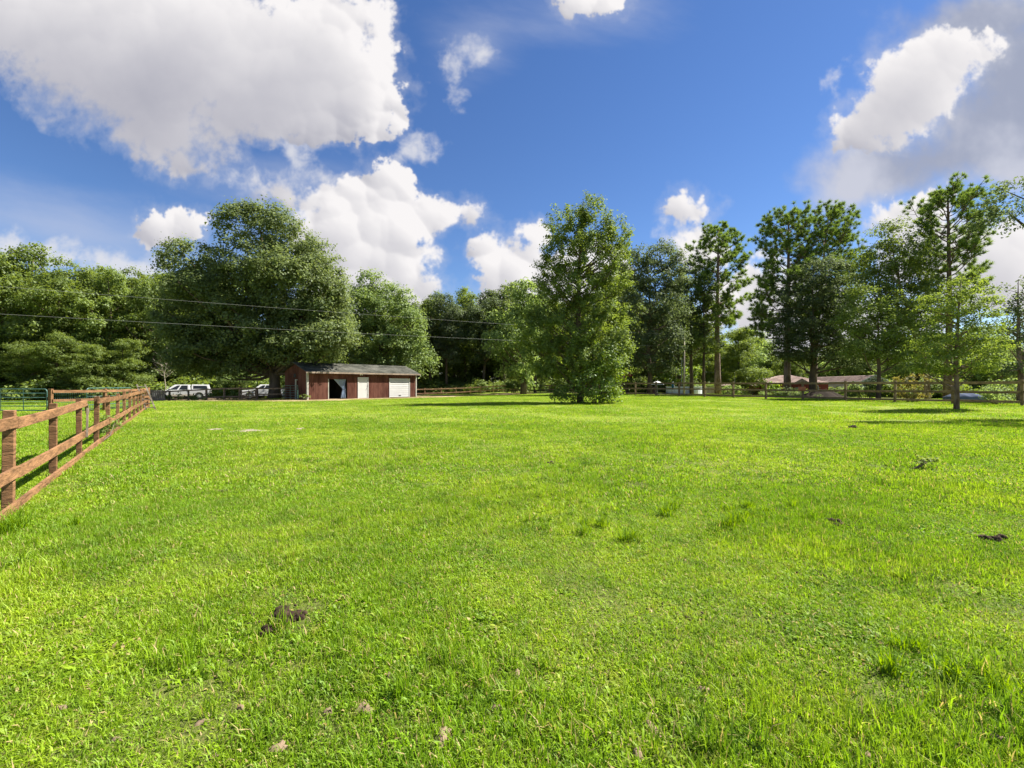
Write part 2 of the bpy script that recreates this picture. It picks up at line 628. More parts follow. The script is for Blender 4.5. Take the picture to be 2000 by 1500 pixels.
M['bark_pine'] = simple('pine_bark', (0.15, 0.095, 0.070), 0.9, 0.40, 7, bump=0.8, spec=0.1, c2=(0.27, 0.20, 0.165), stretch=(1, 1, 0.4))
M['bark_pale'] = simple('pale_bark', (0.24, 0.21, 0.16), 0.9, 0.25, 8, bump=0.4, spec=0.1)
M['wood_orange'] = simple('stained_wood', (0.150, 0.082, 0.042), 0.85, 0.36, 9, bump=0.7, spec=0.1, c2=(0.280, 0.148, 0.072), stretch=(1, 1, 5))
M['wood_end'] = simple('weathered_wood', (0.22, 0.17, 0.13), 0.85, 0.3, 9, bump=0.5, spec=0.15)
M['wood_brown'] = simple('brown_wood', (0.155, 0.105, 0.066), 0.8, 0.30, 9, bump=0.5, spec=0.2, c2=(0.27, 0.185, 0.115))
M['wood_far'] = simple('tan_wood', (0.22, 0.125, 0.070), 0.8, 0.25, 9, bump=0.4, spec=0.2, c2=(0.34, 0.21, 0.125))
M['barn_red'] = simple('barn_siding', (0.084, 0.030, 0.020), 0.85, 0.28, 5, bump=0.3, spec=0.12, c2=(0.128, 0.055, 0.038), stretch=(1, 1, 0.25))
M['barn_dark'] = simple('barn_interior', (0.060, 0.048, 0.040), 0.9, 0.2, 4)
M['trim_grey'] = simple('grey_trim', (0.34, 0.33, 0.28), 0.7, 0.2, 6, bump=0.2)
M['white_paint'] = simple('white_paint', (0.47, 0.465, 0.445), 0.55, 0.07, 3)
M['roof_grey'] = simple('grey_roofing', (0.055, 0.057, 0.047), 0.95, 0.34, 3.5, bump=0.4, spec=0.03, c2=(0.108, 0.106, 0.089))
M['tarp'] = simple('blue_tarp', (0.17, 0.22, 0.30), 0.7, 0.22, 3, spec=0.4)
M['black'] = simple('black_rubber', (0.025, 0.025, 0.026), 0.8, 0.2, 10)
M['glass'] = simple('dark_glass', (0.018, 0.022, 0.028), 0.08, 0.1, 2, spec=0.6)
M['car_white'] = simple('white_car_paint', (0.55, 0.55, 0.55), 0.25, 0.04, 2, spec=0.5)
M['car_beige'] = simple('beige_lower_paint', (0.46, 0.41, 0.33), 0.35, 0.05, 2, spec=0.5)
M['chrome'] = simple('bright_metal', (0.62, 0.62, 0.62), 0.25, 0.08, 4, metal=0.9)
M['lamp_red'] = simple('red_lens', (0.4, 0.02, 0.015), 0.25, 0.1, 4)
M['gate_green'] = simple('green_gate_tube', (0.055, 0.125, 0.105), 0.4, 0.18, 6, spec=0.5)
M['wire'] = simple('galvanised_wire', (0.33, 0.33, 0.32), 0.5, 0.2, 5, metal=0.4)
M['cable'] = simple('overhead_cable', (0.20, 0.20, 0.19), 0.6, 0.1, 5)
M['pole_wood'] = simple('pole_wood', (0.30, 0.25, 0.20), 0.85, 0.25, 5, bump=0.4, stretch=(1, 1, 0.3))
M['rust'] = simple('worn_ladder', (0.19, 0.13, 0.10), 0.8, 0.35, 8, c2=(0.36, 0.30, 0.25))
M['roof_red'] = simple('red_roofing', (0.17, 0.105, 0.083), 0.9, 0.2, 3, bump=0.3, c2=(0.30, 0.215, 0.175))
M['wall_red'] = simple('red_wall', (0.24, 0.045, 0.035), 0.8, 0.2, 4, bump=0.2)
M['cloth_white'] = simple('white_canvas', (0.78, 0.77, 0.72), 0.8, 0.06, 3)
M['pool_white'] = simple('white_pool_wall', (0.70, 0.74, 0.78), 0.45, 0.05, 3)
M['blue'] = simple('blue_cloth', (0.02, 0.16, 0.24), 0.7, 0.2, 4)
M['blue_tarp'] = simple('blue_sheet', (0.09, 0.11, 0.17), 0.9, 0.2, 2, spec=0.05)
M['manure'] = simple('manure', (0.026, 0.017, 0.012), 0.9, 0.35, 22, bump=0.9, spec=0.1, c2=(0.062, 0.038, 0.027))
M['old_manure'] = simple('old_manure', (0.045, 0.032, 0.022), 0.95, 0.35, 22, bump=0.9, spec=0.05, c2=(0.100, 0.070, 0.048))
M['soil'] = simple('bare_soil', (0.20, 0.145, 0.095), 0.95, 0.25, 9, bump=0.6, spec=0.1)
M['shade_soil'] = simple('shade_soil', (0.024, 0.017, 0.012), 0.95, 0.3, 7, bump=0.6, spec=0.1)  # the mound's soil, its colour lowered to hold the shade of the trees
M['sand'] = simple('pale_sand', (0.25, 0.215, 0.155), 0.95, 0.2, 4, bump=0.5, spec=0.1)
M['sign_orange'] = simple('faded_orange_board', (0.42, 0.14, 0.09), 0.7, 0.2, 8)
M['bin_dark'] = simple('dark_object', (0.09, 0.035, 0.03), 0.6, 0.2, 5)


def ground_mat():
    m, b, out = mat('pasture')
    ge = b.n('ShaderNodeNewGeometry')
    P = ge.outputs['Position']
    n1 = b.noise(P, 0.28, 5, 0.6)
    n2 = b.noise(P, 2.6, 6, 0.65)
    n3 = b.noise(P, 34.0, 4, 0.7)
    c = b.mix(b.ss(n1, 0.36, 0.64), (0.165, 0.268, 0.008), (0.268, 0.360, 0.016))
    c = b.mix(b.ss(n2, 0.40, 0.70), c, (0.110, 0.195, 0.010))
    c = b.mix(b.m('MULTIPLY', b.ss(n3, 0.52, 0.72), 0.55), c, (0.260, 0.225, 0.095))
    dry = b.n('ShaderNodeAttribute', attribute_name='dry').outputs['Fac']
    bare = b.n('ShaderNodeAttribute', attribute_name='bare').outputs['Fac']
    dn = b.noise(P, 1.2, 6, 0.65)
    dm = b.ss(b.m('MULTIPLY_ADD', b.m('SUBTRACT', dn, 0.5), 0.9, dry), 0.38, 0.75)
    c = b.mix(dm, c, b.mix(n3, (0.30, 0.245, 0.115), (0.42, 0.33, 0.19)))
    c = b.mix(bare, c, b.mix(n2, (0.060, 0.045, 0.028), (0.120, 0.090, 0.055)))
    # soil between the blades close by
    soil = b.mix(n3, (0.075, 0.062, 0.030), (0.26, 0.19, 0.12))
    yy = b.n('ShaderNodeSeparateXYZ'); b.put(yy.inputs[0], P)
    turf = b.n('ShaderNodeAttribute', attribute_name='turf').outputs['Fac']
    c = b.mix(b.ss(n3, 0.40, 0.62, 0.25, 0.85), c, b.mix(0.55, c, soil))
    under = b.mix(n3, (0.055, 0.070, 0.015), (0.130, 0.140, 0.045))
    c = b.mix(b.m('MULTIPLY', b.m('SUBTRACT', 1.0, turf), 0.8), c, under)
    p = b.n('ShaderNodeBsdfPrincipled')
    b.put(p.inputs['Base Color'], c)
    p.inputs['Roughness'].default_value = 0.95
    p.inputs['Specular IOR Level'].default_value = 0.1
    bp = b.n('ShaderNodeBump')
    bp.inputs['Strength'].default_value = 0.7
    bp.inputs['Distance'].default_value = 0.05
    b.put(bp.inputs['Height'], b.m('ADD', n3, b.m('MULTIPLY', n2, 1.5)))
    b.put(p.inputs['Normal'], bp.outputs[0])
    b.put(out.inputs[0], p.outputs[0])
    return m


def grass_mat():
    m, b, out = mat('grass_blade')
    ge = b.n('ShaderNodeNewGeometry')
    P = ge.outputs['Position']
    flat = b.vm('MULTIPLY', P, (1, 1, 0))
    n1 = b.noise(flat, 0.28, 5, 0.6)
    n2 = b.noise(flat, 1.7, 5, 0.65)
    t = b.n('ShaderNodeAttribute', attribute_name='tint').outputs['Fac']
    oi = b.n('ShaderNodeObjectInfo')
    c = b.mix(b.ss(n1, 0.36, 0.64), (0.175, 0.305, 0.007), (0.295, 0.405, 0.016))
    c = b.mix(b.ss(n2, 0.42, 0.68), c, (0.140, 0.245, 0.010))
    c = b.mix(b.ss(n2, 0.42, 0.26, 0.0, 0.35), c, (0.330, 0.370, 0.040))
    n3 = b.noise(flat, 6.5, 4, 0.65)
    c = b.mix(b.ss(n3, 0.52, 0.70, 0.0, 0.6), c, (0.100, 0.200, 0.014))
    c = b.mix(b.ss(n3, 0.46, 0.30, 0.0, 0.45), c, (0.340, 0.330, 0.060))
    c = b.mix(b.ss(t, 0.92, 0.95), c, (0.330, 0.250, 0.110))
    c = b.mix(1.0, c, b.vm('SCALE', (1, 1, 1), b.m('MULTIPLY_ADD', t, 0.7, 0.74)), 'MULTIPLY')
    dry = b.n('ShaderNodeAttribute', attribute_name='dry', attribute_type='INSTANCER').outputs['Fac']
    c = b.mix(b.m('MULTIPLY', dry, 0.85), c, (0.360, 0.285, 0.140))
    df = b.n('ShaderNodeBsdfDiffuse'); b.put(df.inputs[0], c)
    tr = b.n('ShaderNodeBsdfTranslucent'); b.put(tr.inputs[0], b.mix(1.0, c, (1.25, 1.25, 0.8), 'MULTIPLY'))
    gl = b.n('ShaderNodeBsdfGlossy'); gl.inputs['Roughness'].default_value = 0.55
    m1 = b.n('ShaderNodeMixShader'); m1.inputs[0].default_value = 0.45
    b.put(m1.inputs[1], df.outputs[0]); b.put(m1.inputs[2], tr.outputs[0])
    m2 = b.n('ShaderNodeMixShader'); m2.inputs[0].default_value = 0.02
    b.put(m2.inputs[1], m1.outputs[0]); b.put(m2.inputs[2], gl.outputs[0])
    b.put(out.inputs[0], m2.outputs[0])
    return m


M['grass_dark'] = leaf_mat('tuft_blade', (0.115, 0.225, 0.008), (0.210, 0.335, 0.016), gloss=0.03)
M['ground'] = ground_mat()
M['grass'] = grass_mat()

# ------------------------------------------------------------------ the ground
DRY_LINE = [(-36, 41.5), (-28, 41.3), (-21.5, 40.6), (-18.6, 40.9), (-13, 47.8), (-9.5, 53), (-6, 60), (2, 66.5), (9, 68)]


def dry_at(X, Y):
    X = np.asarray(X, float); Y = np.asarray(Y, float)
    dmin = np.full(X.shape, 1e9)
    for (a, b_) in zip(DRY_LINE[:-1], DRY_LINE[1:]):
        ax, ay = a; bx, by = b_
        t = np.clip(((X - ax) * (bx - ax) + (Y - ay) * (by - ay)) / ((bx - ax) ** 2 + (by - ay) ** 2), 0, 1)
        dmin = np.minimum(dmin, np.hypot(X - ax - t * (bx - ax), Y - ay - t * (by - ay)))
    return 1 - sst(dmin, 1.0, 4.6)


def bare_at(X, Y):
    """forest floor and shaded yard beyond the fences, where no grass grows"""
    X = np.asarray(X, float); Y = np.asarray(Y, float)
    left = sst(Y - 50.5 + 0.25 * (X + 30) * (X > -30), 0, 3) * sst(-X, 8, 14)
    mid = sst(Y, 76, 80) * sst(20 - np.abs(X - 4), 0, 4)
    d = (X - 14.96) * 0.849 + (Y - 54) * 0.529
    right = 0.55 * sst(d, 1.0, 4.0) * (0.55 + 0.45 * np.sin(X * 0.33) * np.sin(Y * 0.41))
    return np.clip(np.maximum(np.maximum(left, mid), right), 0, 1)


def build_ground():
    xs = np.concatenate([[-2500, -1200, -600, -300, -180, -130], np.arange(-100, 121, 1.0), [140, 180, 300, 600, 1200, 2500]])
    ys = np.concatenate([[-600, -200, -60, -20], np.arange(-8, 121, 0.8), [130, 150, 180, 240, 400, 800, 1500, 3000]])
    XX, YY = np.meshgrid(xs, ys)
    Z = ground_z(XX, YY)
    V = np.stack([XX, YY, Z], -1).reshape(-1, 3)
    nx, ny = len(xs), len(ys)
    i = np.arange(nx - 1)[None, :] + nx * np.arange(ny - 1)[:, None]
    Fq = np.stack([i, i + 1, i + nx + 1, i + nx], -1).reshape(-1, 4)
    me = np_mesh('ground', V, Fq, M['ground'], smooth=True)
    for nm, fn in (('dry', dry_at), ('bare', bare_at), ('turf', lambda X_, Y_: sst(Y_, 6, 15))):
        a = me.attributes.new(nm, 'FLOAT', 'POINT')
        a.data.foreach_set('value', fn(V[:, 0], V[:, 1]).astype(np.float32))
    o = link('ground', me)
    tag(o, 'flat green pasture running from the camera to the trees', kind='structure')


build_ground()

# ------------------------------------------------------------------ trees
def unit(a):
    return a / np.maximum(np.linalg.norm(a, axis=-1, keepdims=True), 1e-9)


def kites(pos, nrm, size, aspect, rng):
    """one small folded leaf for each position"""
    n = len(pos)
    t = unit(np.cross(nrm, rng.normal(size=(n, 3))))
    b_ = np.cross(nrm, t)
    s = np.asarray(size)[:, None]
    v = np.empty((n, 4, 3), np.float32)
    v[:, 0] = pos - t * s * 0.5
    v[:, 1] = pos + b_ * s * aspect * 0.5 + nrm * s * 0.10 - t * s * 0.06
    v[:, 2] = pos + t * s * 0.5 - nrm * s * 0.08
    v[:, 3] = pos - b_ * s * aspect * 0.5 + nrm * s * 0.10 - t * s * 0.06
    f = np.arange(4 * n).reshape(n, 4)
    return v.reshape(-1, 3), f


def sub_lobes(ells, n, size, rng):
    """break a rounded mass into the smaller leafy heads that make it up"""
    out = []
    for (c, r) in ells:
        c = np.array(c, float); r = np.array(r, float)
        k = max(3, int(n * (np.prod(r) ** (1 / 3.0) / 3.0) ** 1.2))
        d = unit(rng.normal(size=(k, 3)) + np.array([0, 0, 0.15]))
        for q in d:
            p = c + q * r * rng.uniform(0.55, 0.86)
            rr = r * size * rng.uniform(0.75, 1.25)
            out.append((tuple(p), tuple(rr * np.array([1.05, 1.05, 0.85]))))
    return out


def crown_clumps(ells, per_m2, rng, keep_inside=0.25, inner=0.55, lobes=0, lobe_size=0.36):
    C, O = [], []
    if lobes:
        c0, o0 = crown_clumps(ells, per_m2 * 0.55, rng, keep_inside, 0.6)
        C.append(c0); O.append(o0)
        ells = sub_lobes(ells, lobes, lobe_size, rng)
    for (c, r) in ells:
        c = np.array(c, float); r = np.array(r, float)
        area = 4 * pi * (((r[0] * r[1]) ** 1.6 + (r[0] * r[2]) ** 1.6 + (r[1] * r[2]) ** 1.6) / 3) ** (1 / 1.6)
        n = max(4, int(area * per_m2))
        d = unit(rng.normal(size=(n, 3)))
        k = rng.uniform(inner, 1.0, n) ** 0.6
        # lumpy outline
        lump = 1 + 0.10 * np.sin(d[:, 0] * 7 + c[0]) * np.sin(d[:, 2] * 6 + c[2] * 1.7) + 0.06 * rng.normal(size=n)
        p = c + d * r * (k * lump)[:, None]
        keep = np.ones(n, bool)
        for (c2, r2) in ells:
            if c2 is c:
                continue
            q = np.linalg.norm((p - np.array(c2)) / np.array(r2), axis=1)
            keep &= ~((q < 0.62) & (rng.random(n) > keep_inside))
        keep &= p[:, 2] > 0.15
        if lobes:
            keep &= (d[:, 2] > -0.35) | (rng.random(n) < 0.2)
        C.append(p[keep]); O.append(unit(d / r)[keep])
    return np.concatenate(C), np.concatenate(O)


def crown_leaves(C, O, rng, clump_r, per_clump, size, aspect=0.6, spray=0.0, droop=0.0, flat=0.6, size_var=0.55, up=0.55):
    n = len(C)
    k = int(per_clump * 1.7)
    size = size * 0.94
    cr = clump_r * rng.uniform(0.6, 1.25, n)
    off = rng.normal(size=(n, k, 3)) * 0.5
    off[:, :, 2] *= flat
    off *= cr[:, None, None]
    if spray:
        ax = unit(O + np.array([0, 0, 0.9]) + rng.normal(size=(n, 3)) * 0.35)
        off = off * 0.45 + ax[:, None, :] * (rng.uniform(-0.4, 1.0, (n, k, 1)) * spray)
    if droop:
        off[:, :, 2] -= droop * (off[:, :, 0] ** 2 + off[:, :, 1] ** 2)
    pos = (C[:, None, :] + off).reshape(-1, 3)
    nr = O[:, None, :] * 0.5 + np.array([0, 0, up]) + unit(off) * 0.35 + rng.normal(size=(n, k, 3)) * 0.45
    nr = unit(nr.reshape(-1, 3))
    sz = size * rng.uniform(1 - size_var, 1 + size_var, n * k)
    v, f = kites(pos, nr, sz, aspect, rng)
    ct = rng.uniform(0.0, 1.0, n)
    tint = np.clip(np.repeat(ct, k) * 0.55 + rng.uniform(0, 0.6, n * k), 0, 1)
    return v, f, tint


def limb_mesh(path, radii, targets, rng, low, limb_r=0.10, wig=0.065):
    """trunk along path with limbs to the target points"""
    mb = MB()
    path = [Vector(p) for p in path]
    mb.tube(path, list(radii), 10)
    zs = [p.z for p in path]

    def on_trunk(z):
        z = min(max(z, zs[0]), zs[-1] * 0.985)
        for i in range(len(path) - 1):
            if zs[i] <= z <= zs[i + 1]:
                t = (z - zs[i]) / max(1e-6, zs[i + 1] - zs[i])
                return path[i].lerp(path[i + 1], t), radii[i] + (radii[i + 1] - radii[i]) * t
        return path[-1], radii[-1]
    for T in targets:
        T = Vector(T)
        hd = math.hypot(T.x - path[0].x, T.y - path[0].y)
        z0 = max(low, T.z - hd * rng.uniform(0.45, 0.95))
        a, ra = on_trunk(z0)
        L = (T - a).length
        if L < 0.3:
            continue
        r0 = min(ra * 0.6, limb_r * (0.35 + L / 6.0))
        pts, rr = [a], [r0]
        for j in range(1, 5):
            t = j / 4.0
            p = a.lerp(T, t)
            p.z += -sin(pi * t) * L * 0.07 + (t - t * t) * 0.1
            if j < 4:
                p += Vector(rng.normal(size=3)) * L * wig * 0.35
            pts.append(p); rr.append(r0 * (1 - 0.82 * t))
        mb.tube(pts, rr, 5, cap=False)
    return mb


def ells_px(D, base, lst, depth=1.0):
    out = []
    for e in lst:
        px, py, rx, ry = e[:4]
        dy = e[4] if len(e) > 4 else 0.0
        k = D / F
        c = ((px - 1000) * k - base[0], dy, hz(py, D) - base[2])
        rd = (rx * 0.65 + ry * 0.35) * k * depth
        out.append((c, (rx * k, rd, ry * k)))
    return out


def make_tree(name, label, cat, loc, ells, path, radii, leaf, bark, seed, per_m2, clump_r, per_clump, size, limbs=50, low=1.5, group=None, limb_r=0.1, **kw):
    rng = np.random.default_rng(seed)
    root = empty(name, loc)
    tag(root, label, cat, group)
    ck = {k: kw.pop(k) for k in ('keep_inside', 'inner', 'lobes', 'lobe_size') if k in kw}
    C, O = crown_clumps(ells, per_m2, rng, **ck)
    v, f, t = crown_leaves(C, O, rng, clump_r, per_clump, size, **kw)
    link('crown', np_mesh('crown', v, f, leaf, t), root)
    idx = rng.choice(len(C), min(limbs, len(C)), replace=False)
    tg = C[idx]
    limb_mesh(path, radii, tg, rng, low, limb_r).build('trunk', bark, root, smooth=True)
    return root


def tri_needles(tips, ups, rng, n_needle, length, width, upbias=0.5):
    n = len(tips)
    d = unit(rng.normal(size=(n, n_needle, 3)) + ups[:, None, :] * 0.75 + np.array([0, 0, upbias]))
    L = length * rng.uniform(0.65, 1.15, (n, n_needle, 1))
    side = unit(np.cross(d, rng.normal(size=(n, n_needle, 3)))) * width * 0.5
    c = tips[:, None, :] + rng.normal(size=(n, n_needle, 3)) * 0.05
    v = np.empty((n, n_needle, 3, 3), np.float32)
    v[:, :, 0] = c - side
    v[:, :, 1] = c + side
    v[:, :, 2] = c + d * L
    tint = np.clip(np.repeat(rng.uniform(0, 1, n), n_needle) * 0.7 + rng.uniform(0, 0.4, n * n_needle), 0, 1)
    return v.reshape(-1, 3), np.arange(n * n_needle * 3).reshape(-1, 3), tint


def make_pine(name, label, loc, height, crown_z, prof, seed, lean=(0, 0), n_branch=60, r0=0.3, tuft=0.42, group=None, per=7, width=0.055, needles=54, rise=0.55, skew=(0, 0)):
    """tall pine: bare trunk, whorled limbs that turn up, needle tufts at the twig ends"""
    rng = np.random.default_rng(seed)
    root = empty(name, loc)
    tag(root, label, 'pine tree', group)
    mb = MB()
    path, rad = [], []
    for i in range(9):
        t = i / 8.0
        path.append(Vector((lean[0] * t * t * height + 0.10 * sin(t * 5 + seed), lean[1] * t * t * height + 0.10 * cos(t * 4 + seed), height * t - 0.1)))
        rad.append(r0 * (1 - 0.86 * t) + 0.02 + (0.10 * r0 if i == 0 else 0))
    mb.tube(path, rad, 10)
    tips, ups = [], []
    for k in range(n_branch):
        t = (k + rng.random()) / n_branch
        z = crown_z + (height - crown_z) * t
        f = z / height * 8
        i = min(7, int(f))
        a = path[i].lerp(path[i + 1], f - i)
        az = k * 2.39996 + rng.normal() * 0.35
        L = np.interp(t, *prof) * rng.uniform(0.70, 1.15)
        d = Vector((cos(az) + skew[0], sin(az) + skew[1], 0)).normalized()
        up = rise * (0.3 + 0.9 * t) * rng.uniform(0.6, 1.3)
        pts, rr = [a], [0.028 + L * 0.013]
        for j in range(1, 5):
            s = j / 4.0
            p = a + d * (L * s) + Vector((0, 0, L * (up * s * s + (-0.08 + 0.35 * t) * s))) + Vector(rng.normal(size=3)) * 0.07 * L * s
            pts.append(p); rr.append((0.028 + L * 0.013) * (1 - 0.75 * s))
        mb.tube(pts, rr, 5, cap=False)
        nt = max(3, int(per * L / 1.6) + 2)
        for q in range(nt):
            s = rng.uniform(0.35, 1.0) ** 0.7
            j = min(3, int(s * 4))
            b0 = pts[j].lerp(pts[j + 1], s * 4 - j)
            tw = Vector((d.x, d.y, 0.5)) * 0.5 + Vector(rng.normal(size=3)) * 0.75
            tw.z = abs(tw.z) * 0.9
            e = b0 + tw.normalized() * rng.uniform(0.25, 0.85) * (0.55 + 0.20 * L)
            mb.tube([b0, b0.lerp(e, 0.5) - Vector((0, 0, 0.03)), e], [0.022, 0.018, 0.012], 4, cap=False)
            tips.append(e); ups.append((e - b0).normalized())
    tips.append(path[-1]); ups.append(Vector((0, 0, 1)))
    v, fc, tn = tri_needles(np.array(tips, float), np.array(ups, float), rng, needles, tuft, width)
    link('crown', np_mesh('crown', v, fc, M['needle'], tn), root)
    mb.build('trunk', M['bark_pine'], root, smooth=True)
    return root


# ---- the big oak behind the barn
OAK = at(536, 47.5)
make_tree('oak_tree', 'huge spreading oak with thick dark trunk left of the barn', 'tree', OAK,
          ells_px(47.5, OAK, [
              (347, 502, 34, 38), (375, 565, 55, 45), (412, 505, 26, 26), (462, 450, 40, 46), (500, 428, 26, 26), (545, 455, 48, 48), (612, 512, 46, 55), (640, 560, 36, 46),
              (500, 520, 85, 62), (575, 560, 90, 75), (430, 580, 80, 62), (370, 625, 62, 52), (480, 640, 95, 62), (600, 640, 80, 62),
              (655, 620, 38, 70, -1), (420, 685, 75, 34), (500, 690, 85, 30), (600, 684, 80, 26, -2.5), (655, 672, 48, 34, -3), (690, 660, 30, 26, -3), (395, 660, 50, 50), (400, 712, 62, 22), (470, 716, 60, 18), (360, 690, 40, 34)], 1.0),
          [(0, 0, -0.3), (0.05, 0, 1.6), (-0.1, 0.1, 4), (-0.6, 0.2, 8), (-0.9, 0.3, 13), (-1.6, 0.2, 18)], [0.72, 0.56, 0.50, 0.40, 0.24, 0.08],
          M['leaf_oak'], M['bark'], 11, 0.62, 0.85, 46, 0.25, limbs=70, low=2.6, limb_r=0.13, flat=0.75, keep_inside=0.25, lobes=9, lobe_size=0.40)

OAK2 = at(742, 60)
make_tree('oak_tree', 'lighter green oak with low branches behind the right end of the barn', 'tree', OAK2,
          ells_px(60, OAK2, [(722, 548, 22, 22), (760, 578, 40, 26), (700, 590, 34, 36), (735, 610, 65, 46), (790, 640, 45, 42), (825, 690, 34, 32),
                             (760, 680, 70, 42), (700, 660, 50, 50), (800, 715, 50, 22), (720, 715, 60, 22)], 0.9),
          [(0, 0, -0.3), (0.1, 0, 3), (-0.2, 0.1, 7), (-0.9, 0.2, 12), (-1.2, 0.2, 15)], [0.42, 0.34, 0.26, 0.14, 0.05],
          M['leaf_light'], M['bark'], 12, 0.55, 0.85, 40, 0.27, limbs=60, low=2.0, limb_r=0.14, flat=0.75, lobes=8, lobe_size=0.42)

# ---- the lone tree standing in the pasture
CT = at(1133, 35.3)
make_tree('pasture_tree', 'tall lone green tree with pointed top standing in the open pasture', 'tree', CT,
          ells_px(35.3, CT, [
              (1124, 424, 26, 28), (1158, 420, 22, 34), (1106, 446, 40, 40), (1165, 455, 42, 46), (1206, 478, 24, 44), (1220, 478, 9, 32), (1097, 495, 38, 40), (1150, 508, 66, 50),
              (1078, 530, 28, 32), (1196, 532, 38, 46), (1120, 562, 70, 36),
              (1085, 605, 52, 40), (1160, 600, 50, 40), (1060, 650, 50, 48), (1120, 640, 70, 55), (1186, 648, 44, 64), (1198, 700, 28, 44), (1058, 690, 42, 36), (1040, 645, 34, 36),
              (1110, 700, 70, 44), (1170, 700, 62, 45), (1092, 722, 42, 20)], 1.0),
          [(0, 0, -0.2), (0.03, 0, 2), (-0.12, 0.05, 6), (-0.1, 0, 10), (0.1, 0, 14), (0.25, 0, 16)], [0.30, 0.24, 0.20, 0.14, 0.07, 0.02],
          M['leaf_mid'], M['bark'], 21, 1.6, 0.70, 50, 0.160, limbs=120, low=0.9, limb_r=0.075, spray=0.6, flat=0.9, keep_inside=0.18, inner=0.35)


def make_bush(name, label, loc, ells, leaf, seed, per_m2, clump_r, per_clump, size, group=None, cat='bush', stems=14, **kw):
    rng = np.random.default_rng(seed)
    root = empty(name, loc)
    tag(root, label, cat, group)
    C, O = crown_clumps(ells, per_m2, rng, inner=0.3)
    v, f, t = crown_leaves(C, O, rng, clump_r, per_clump, size, **kw)
    v[:, 2] = np.maximum(v[:, 2], 0.01)
    link('foliage', np_mesh('foliage', v, f, leaf, t), root)
    mb = MB()
    for i in rng.choice(len(C), min(stems, len(C)), replace=False):
        T = Vector(C[i])
        b0 = Vector((T.x * 0.25, T.y * 0.25, 0))
        mb.tube([b0, b0.lerp(T, 0.5) + Vector(rng.normal(size=3)) * 0.06, T], [0.025, 0.018, 0.006], 5, cap=False)
    mb.build('stem', M['bark'], root, smooth=True)
    return root


VB = at(1165, 34.6)
make_bush('vine_bush', 'leafy bush bright on its right side at the foot of the lone pasture tree', VB,
          ells_px(34.6, VB, [(1180, 732, 36, 48, -0.8), (1150, 752, 44, 40, -0.8), (1192, 760, 22, 28, -0.5), (1122, 758, 38, 34), (1100, 765, 22, 25), (1168, 702, 36, 30, -0.8)], 0.9),
          M['leaf_vine'], 22, 1.5, 0.50, 42, 0.155, flat=0.9, stems=24)

# ---- trees along and beyond the fence on the right
def tall_path(h, lean=0.0, wob=0.15, seed=0):
    return [(lean * h * (i / 6) ** 1.3 + wob * sin(i * 1.7 + seed) * (i > 0), wob * cos(i * 1.3 + seed) * (i > 0), h * i / 6 - 0.2 * (i == 0)) for i in range(7)]


def tall_rad(r):
    return [r * 1.25, r, r * 0.86, r * 0.70, r * 0.52, r * 0.32, r * 0.1]


B = at(1268, 60)
make_tree('broadleaf_tree', 'tall dark broadleaf tree with gappy crown just right of the lone pasture tree', 'tree', B,
          ells_px(60, B, [(1255, 500, 32, 26), (1298, 502, 34, 28), (1235, 540, 30, 34), (1280, 545, 48, 36), (1318, 540, 26, 34), (1262, 600, 52, 44), (1310, 600, 36, 40),
                          (1250, 660, 42, 40), (1300, 660, 42, 38), (1275, 705, 46, 28)]),
          tall_path(16.5, 0.0, 0.2, 1), tall_rad(0.30), M['leaf_dark'], M['bark'], 31, 0.60, 0.90, 42, 0.27, limbs=70, low=3, limb_r=0.12, inner=0.4)
B = at(1351, 68)
make_tree('slender_tree', 'slender dark trunked tree between the utility pole and the tall pine', 'tree', B,
          ells_px(68, B, [(1345, 540, 34, 30), (1350, 590, 44, 36), (1335, 640, 46, 34), (1362, 672, 38, 24)]),
          tall_path(15.5, -0.01, 0.12, 2), tall_rad(0.26), M['leaf_dark'], M['bark'], 32, 0.5, 0.85, 36, 0.28, limbs=34, low=6, inner=0.4)
B = at(1375, 66)
make_tree('slender_tree', 'thin straight tree with dark trunk immediately left of the tall pine', 'tree', B,
          ells_px(66, B, [(1372, 570, 26, 32), (1380, 618, 36, 30), (1370, 660, 34, 24), (1390, 676, 26, 16)]),
          tall_path(15.5, 0.0, 0.1, 3), tall_rad(0.20), M['leaf_mid'], M['bark'], 33, 0.5, 0.8, 34, 0.27, limbs=30, low=6, inner=0.4)

k68 = 68 / F
make_pine('pine_tree', 'tall straight pine with thick bare lit trunk and rounded top', at(1402, 68), hz(446, 68), hz(640, 68),
          ([0, 0.25, 0.55, 0.8, 1.0], [3.2, 4.0, 3.9, 2.9, 0.9]), 41, r0=0.46, n_branch=62, tuft=0.50, width=0.060, per=9)
make_pine('pine_tree', 'broad crowned pine with dark trunk in front of the red roofed house', at(1539, 56), hz(418, 56), hz(665, 56),
          ([0, 0.2, 0.5, 0.8, 1.0], [4.6, 5.0, 4.0, 3.0, 0.8]), 42, r0=0.40, n_branch=74, tuft=0.44, width=0.052, per=9, skew=(-0.15, 0))
make_pine('pine_tree', 'leaning pine whose branches sweep up to the right beside the broad crowned pine', at(1592, 58), hz(420, 58), hz(650, 58),
          ([0, 0.2, 0.5, 0.8, 1.0], [3.2, 4.2, 4.4, 3.2, 1.0]), 43, r0=0.30, lean=(0.075, 0), n_branch=70, tuft=0.44, width=0.052, per=9, skew=(0.35, 0), rise=0.8)
B = at(1587, 51)
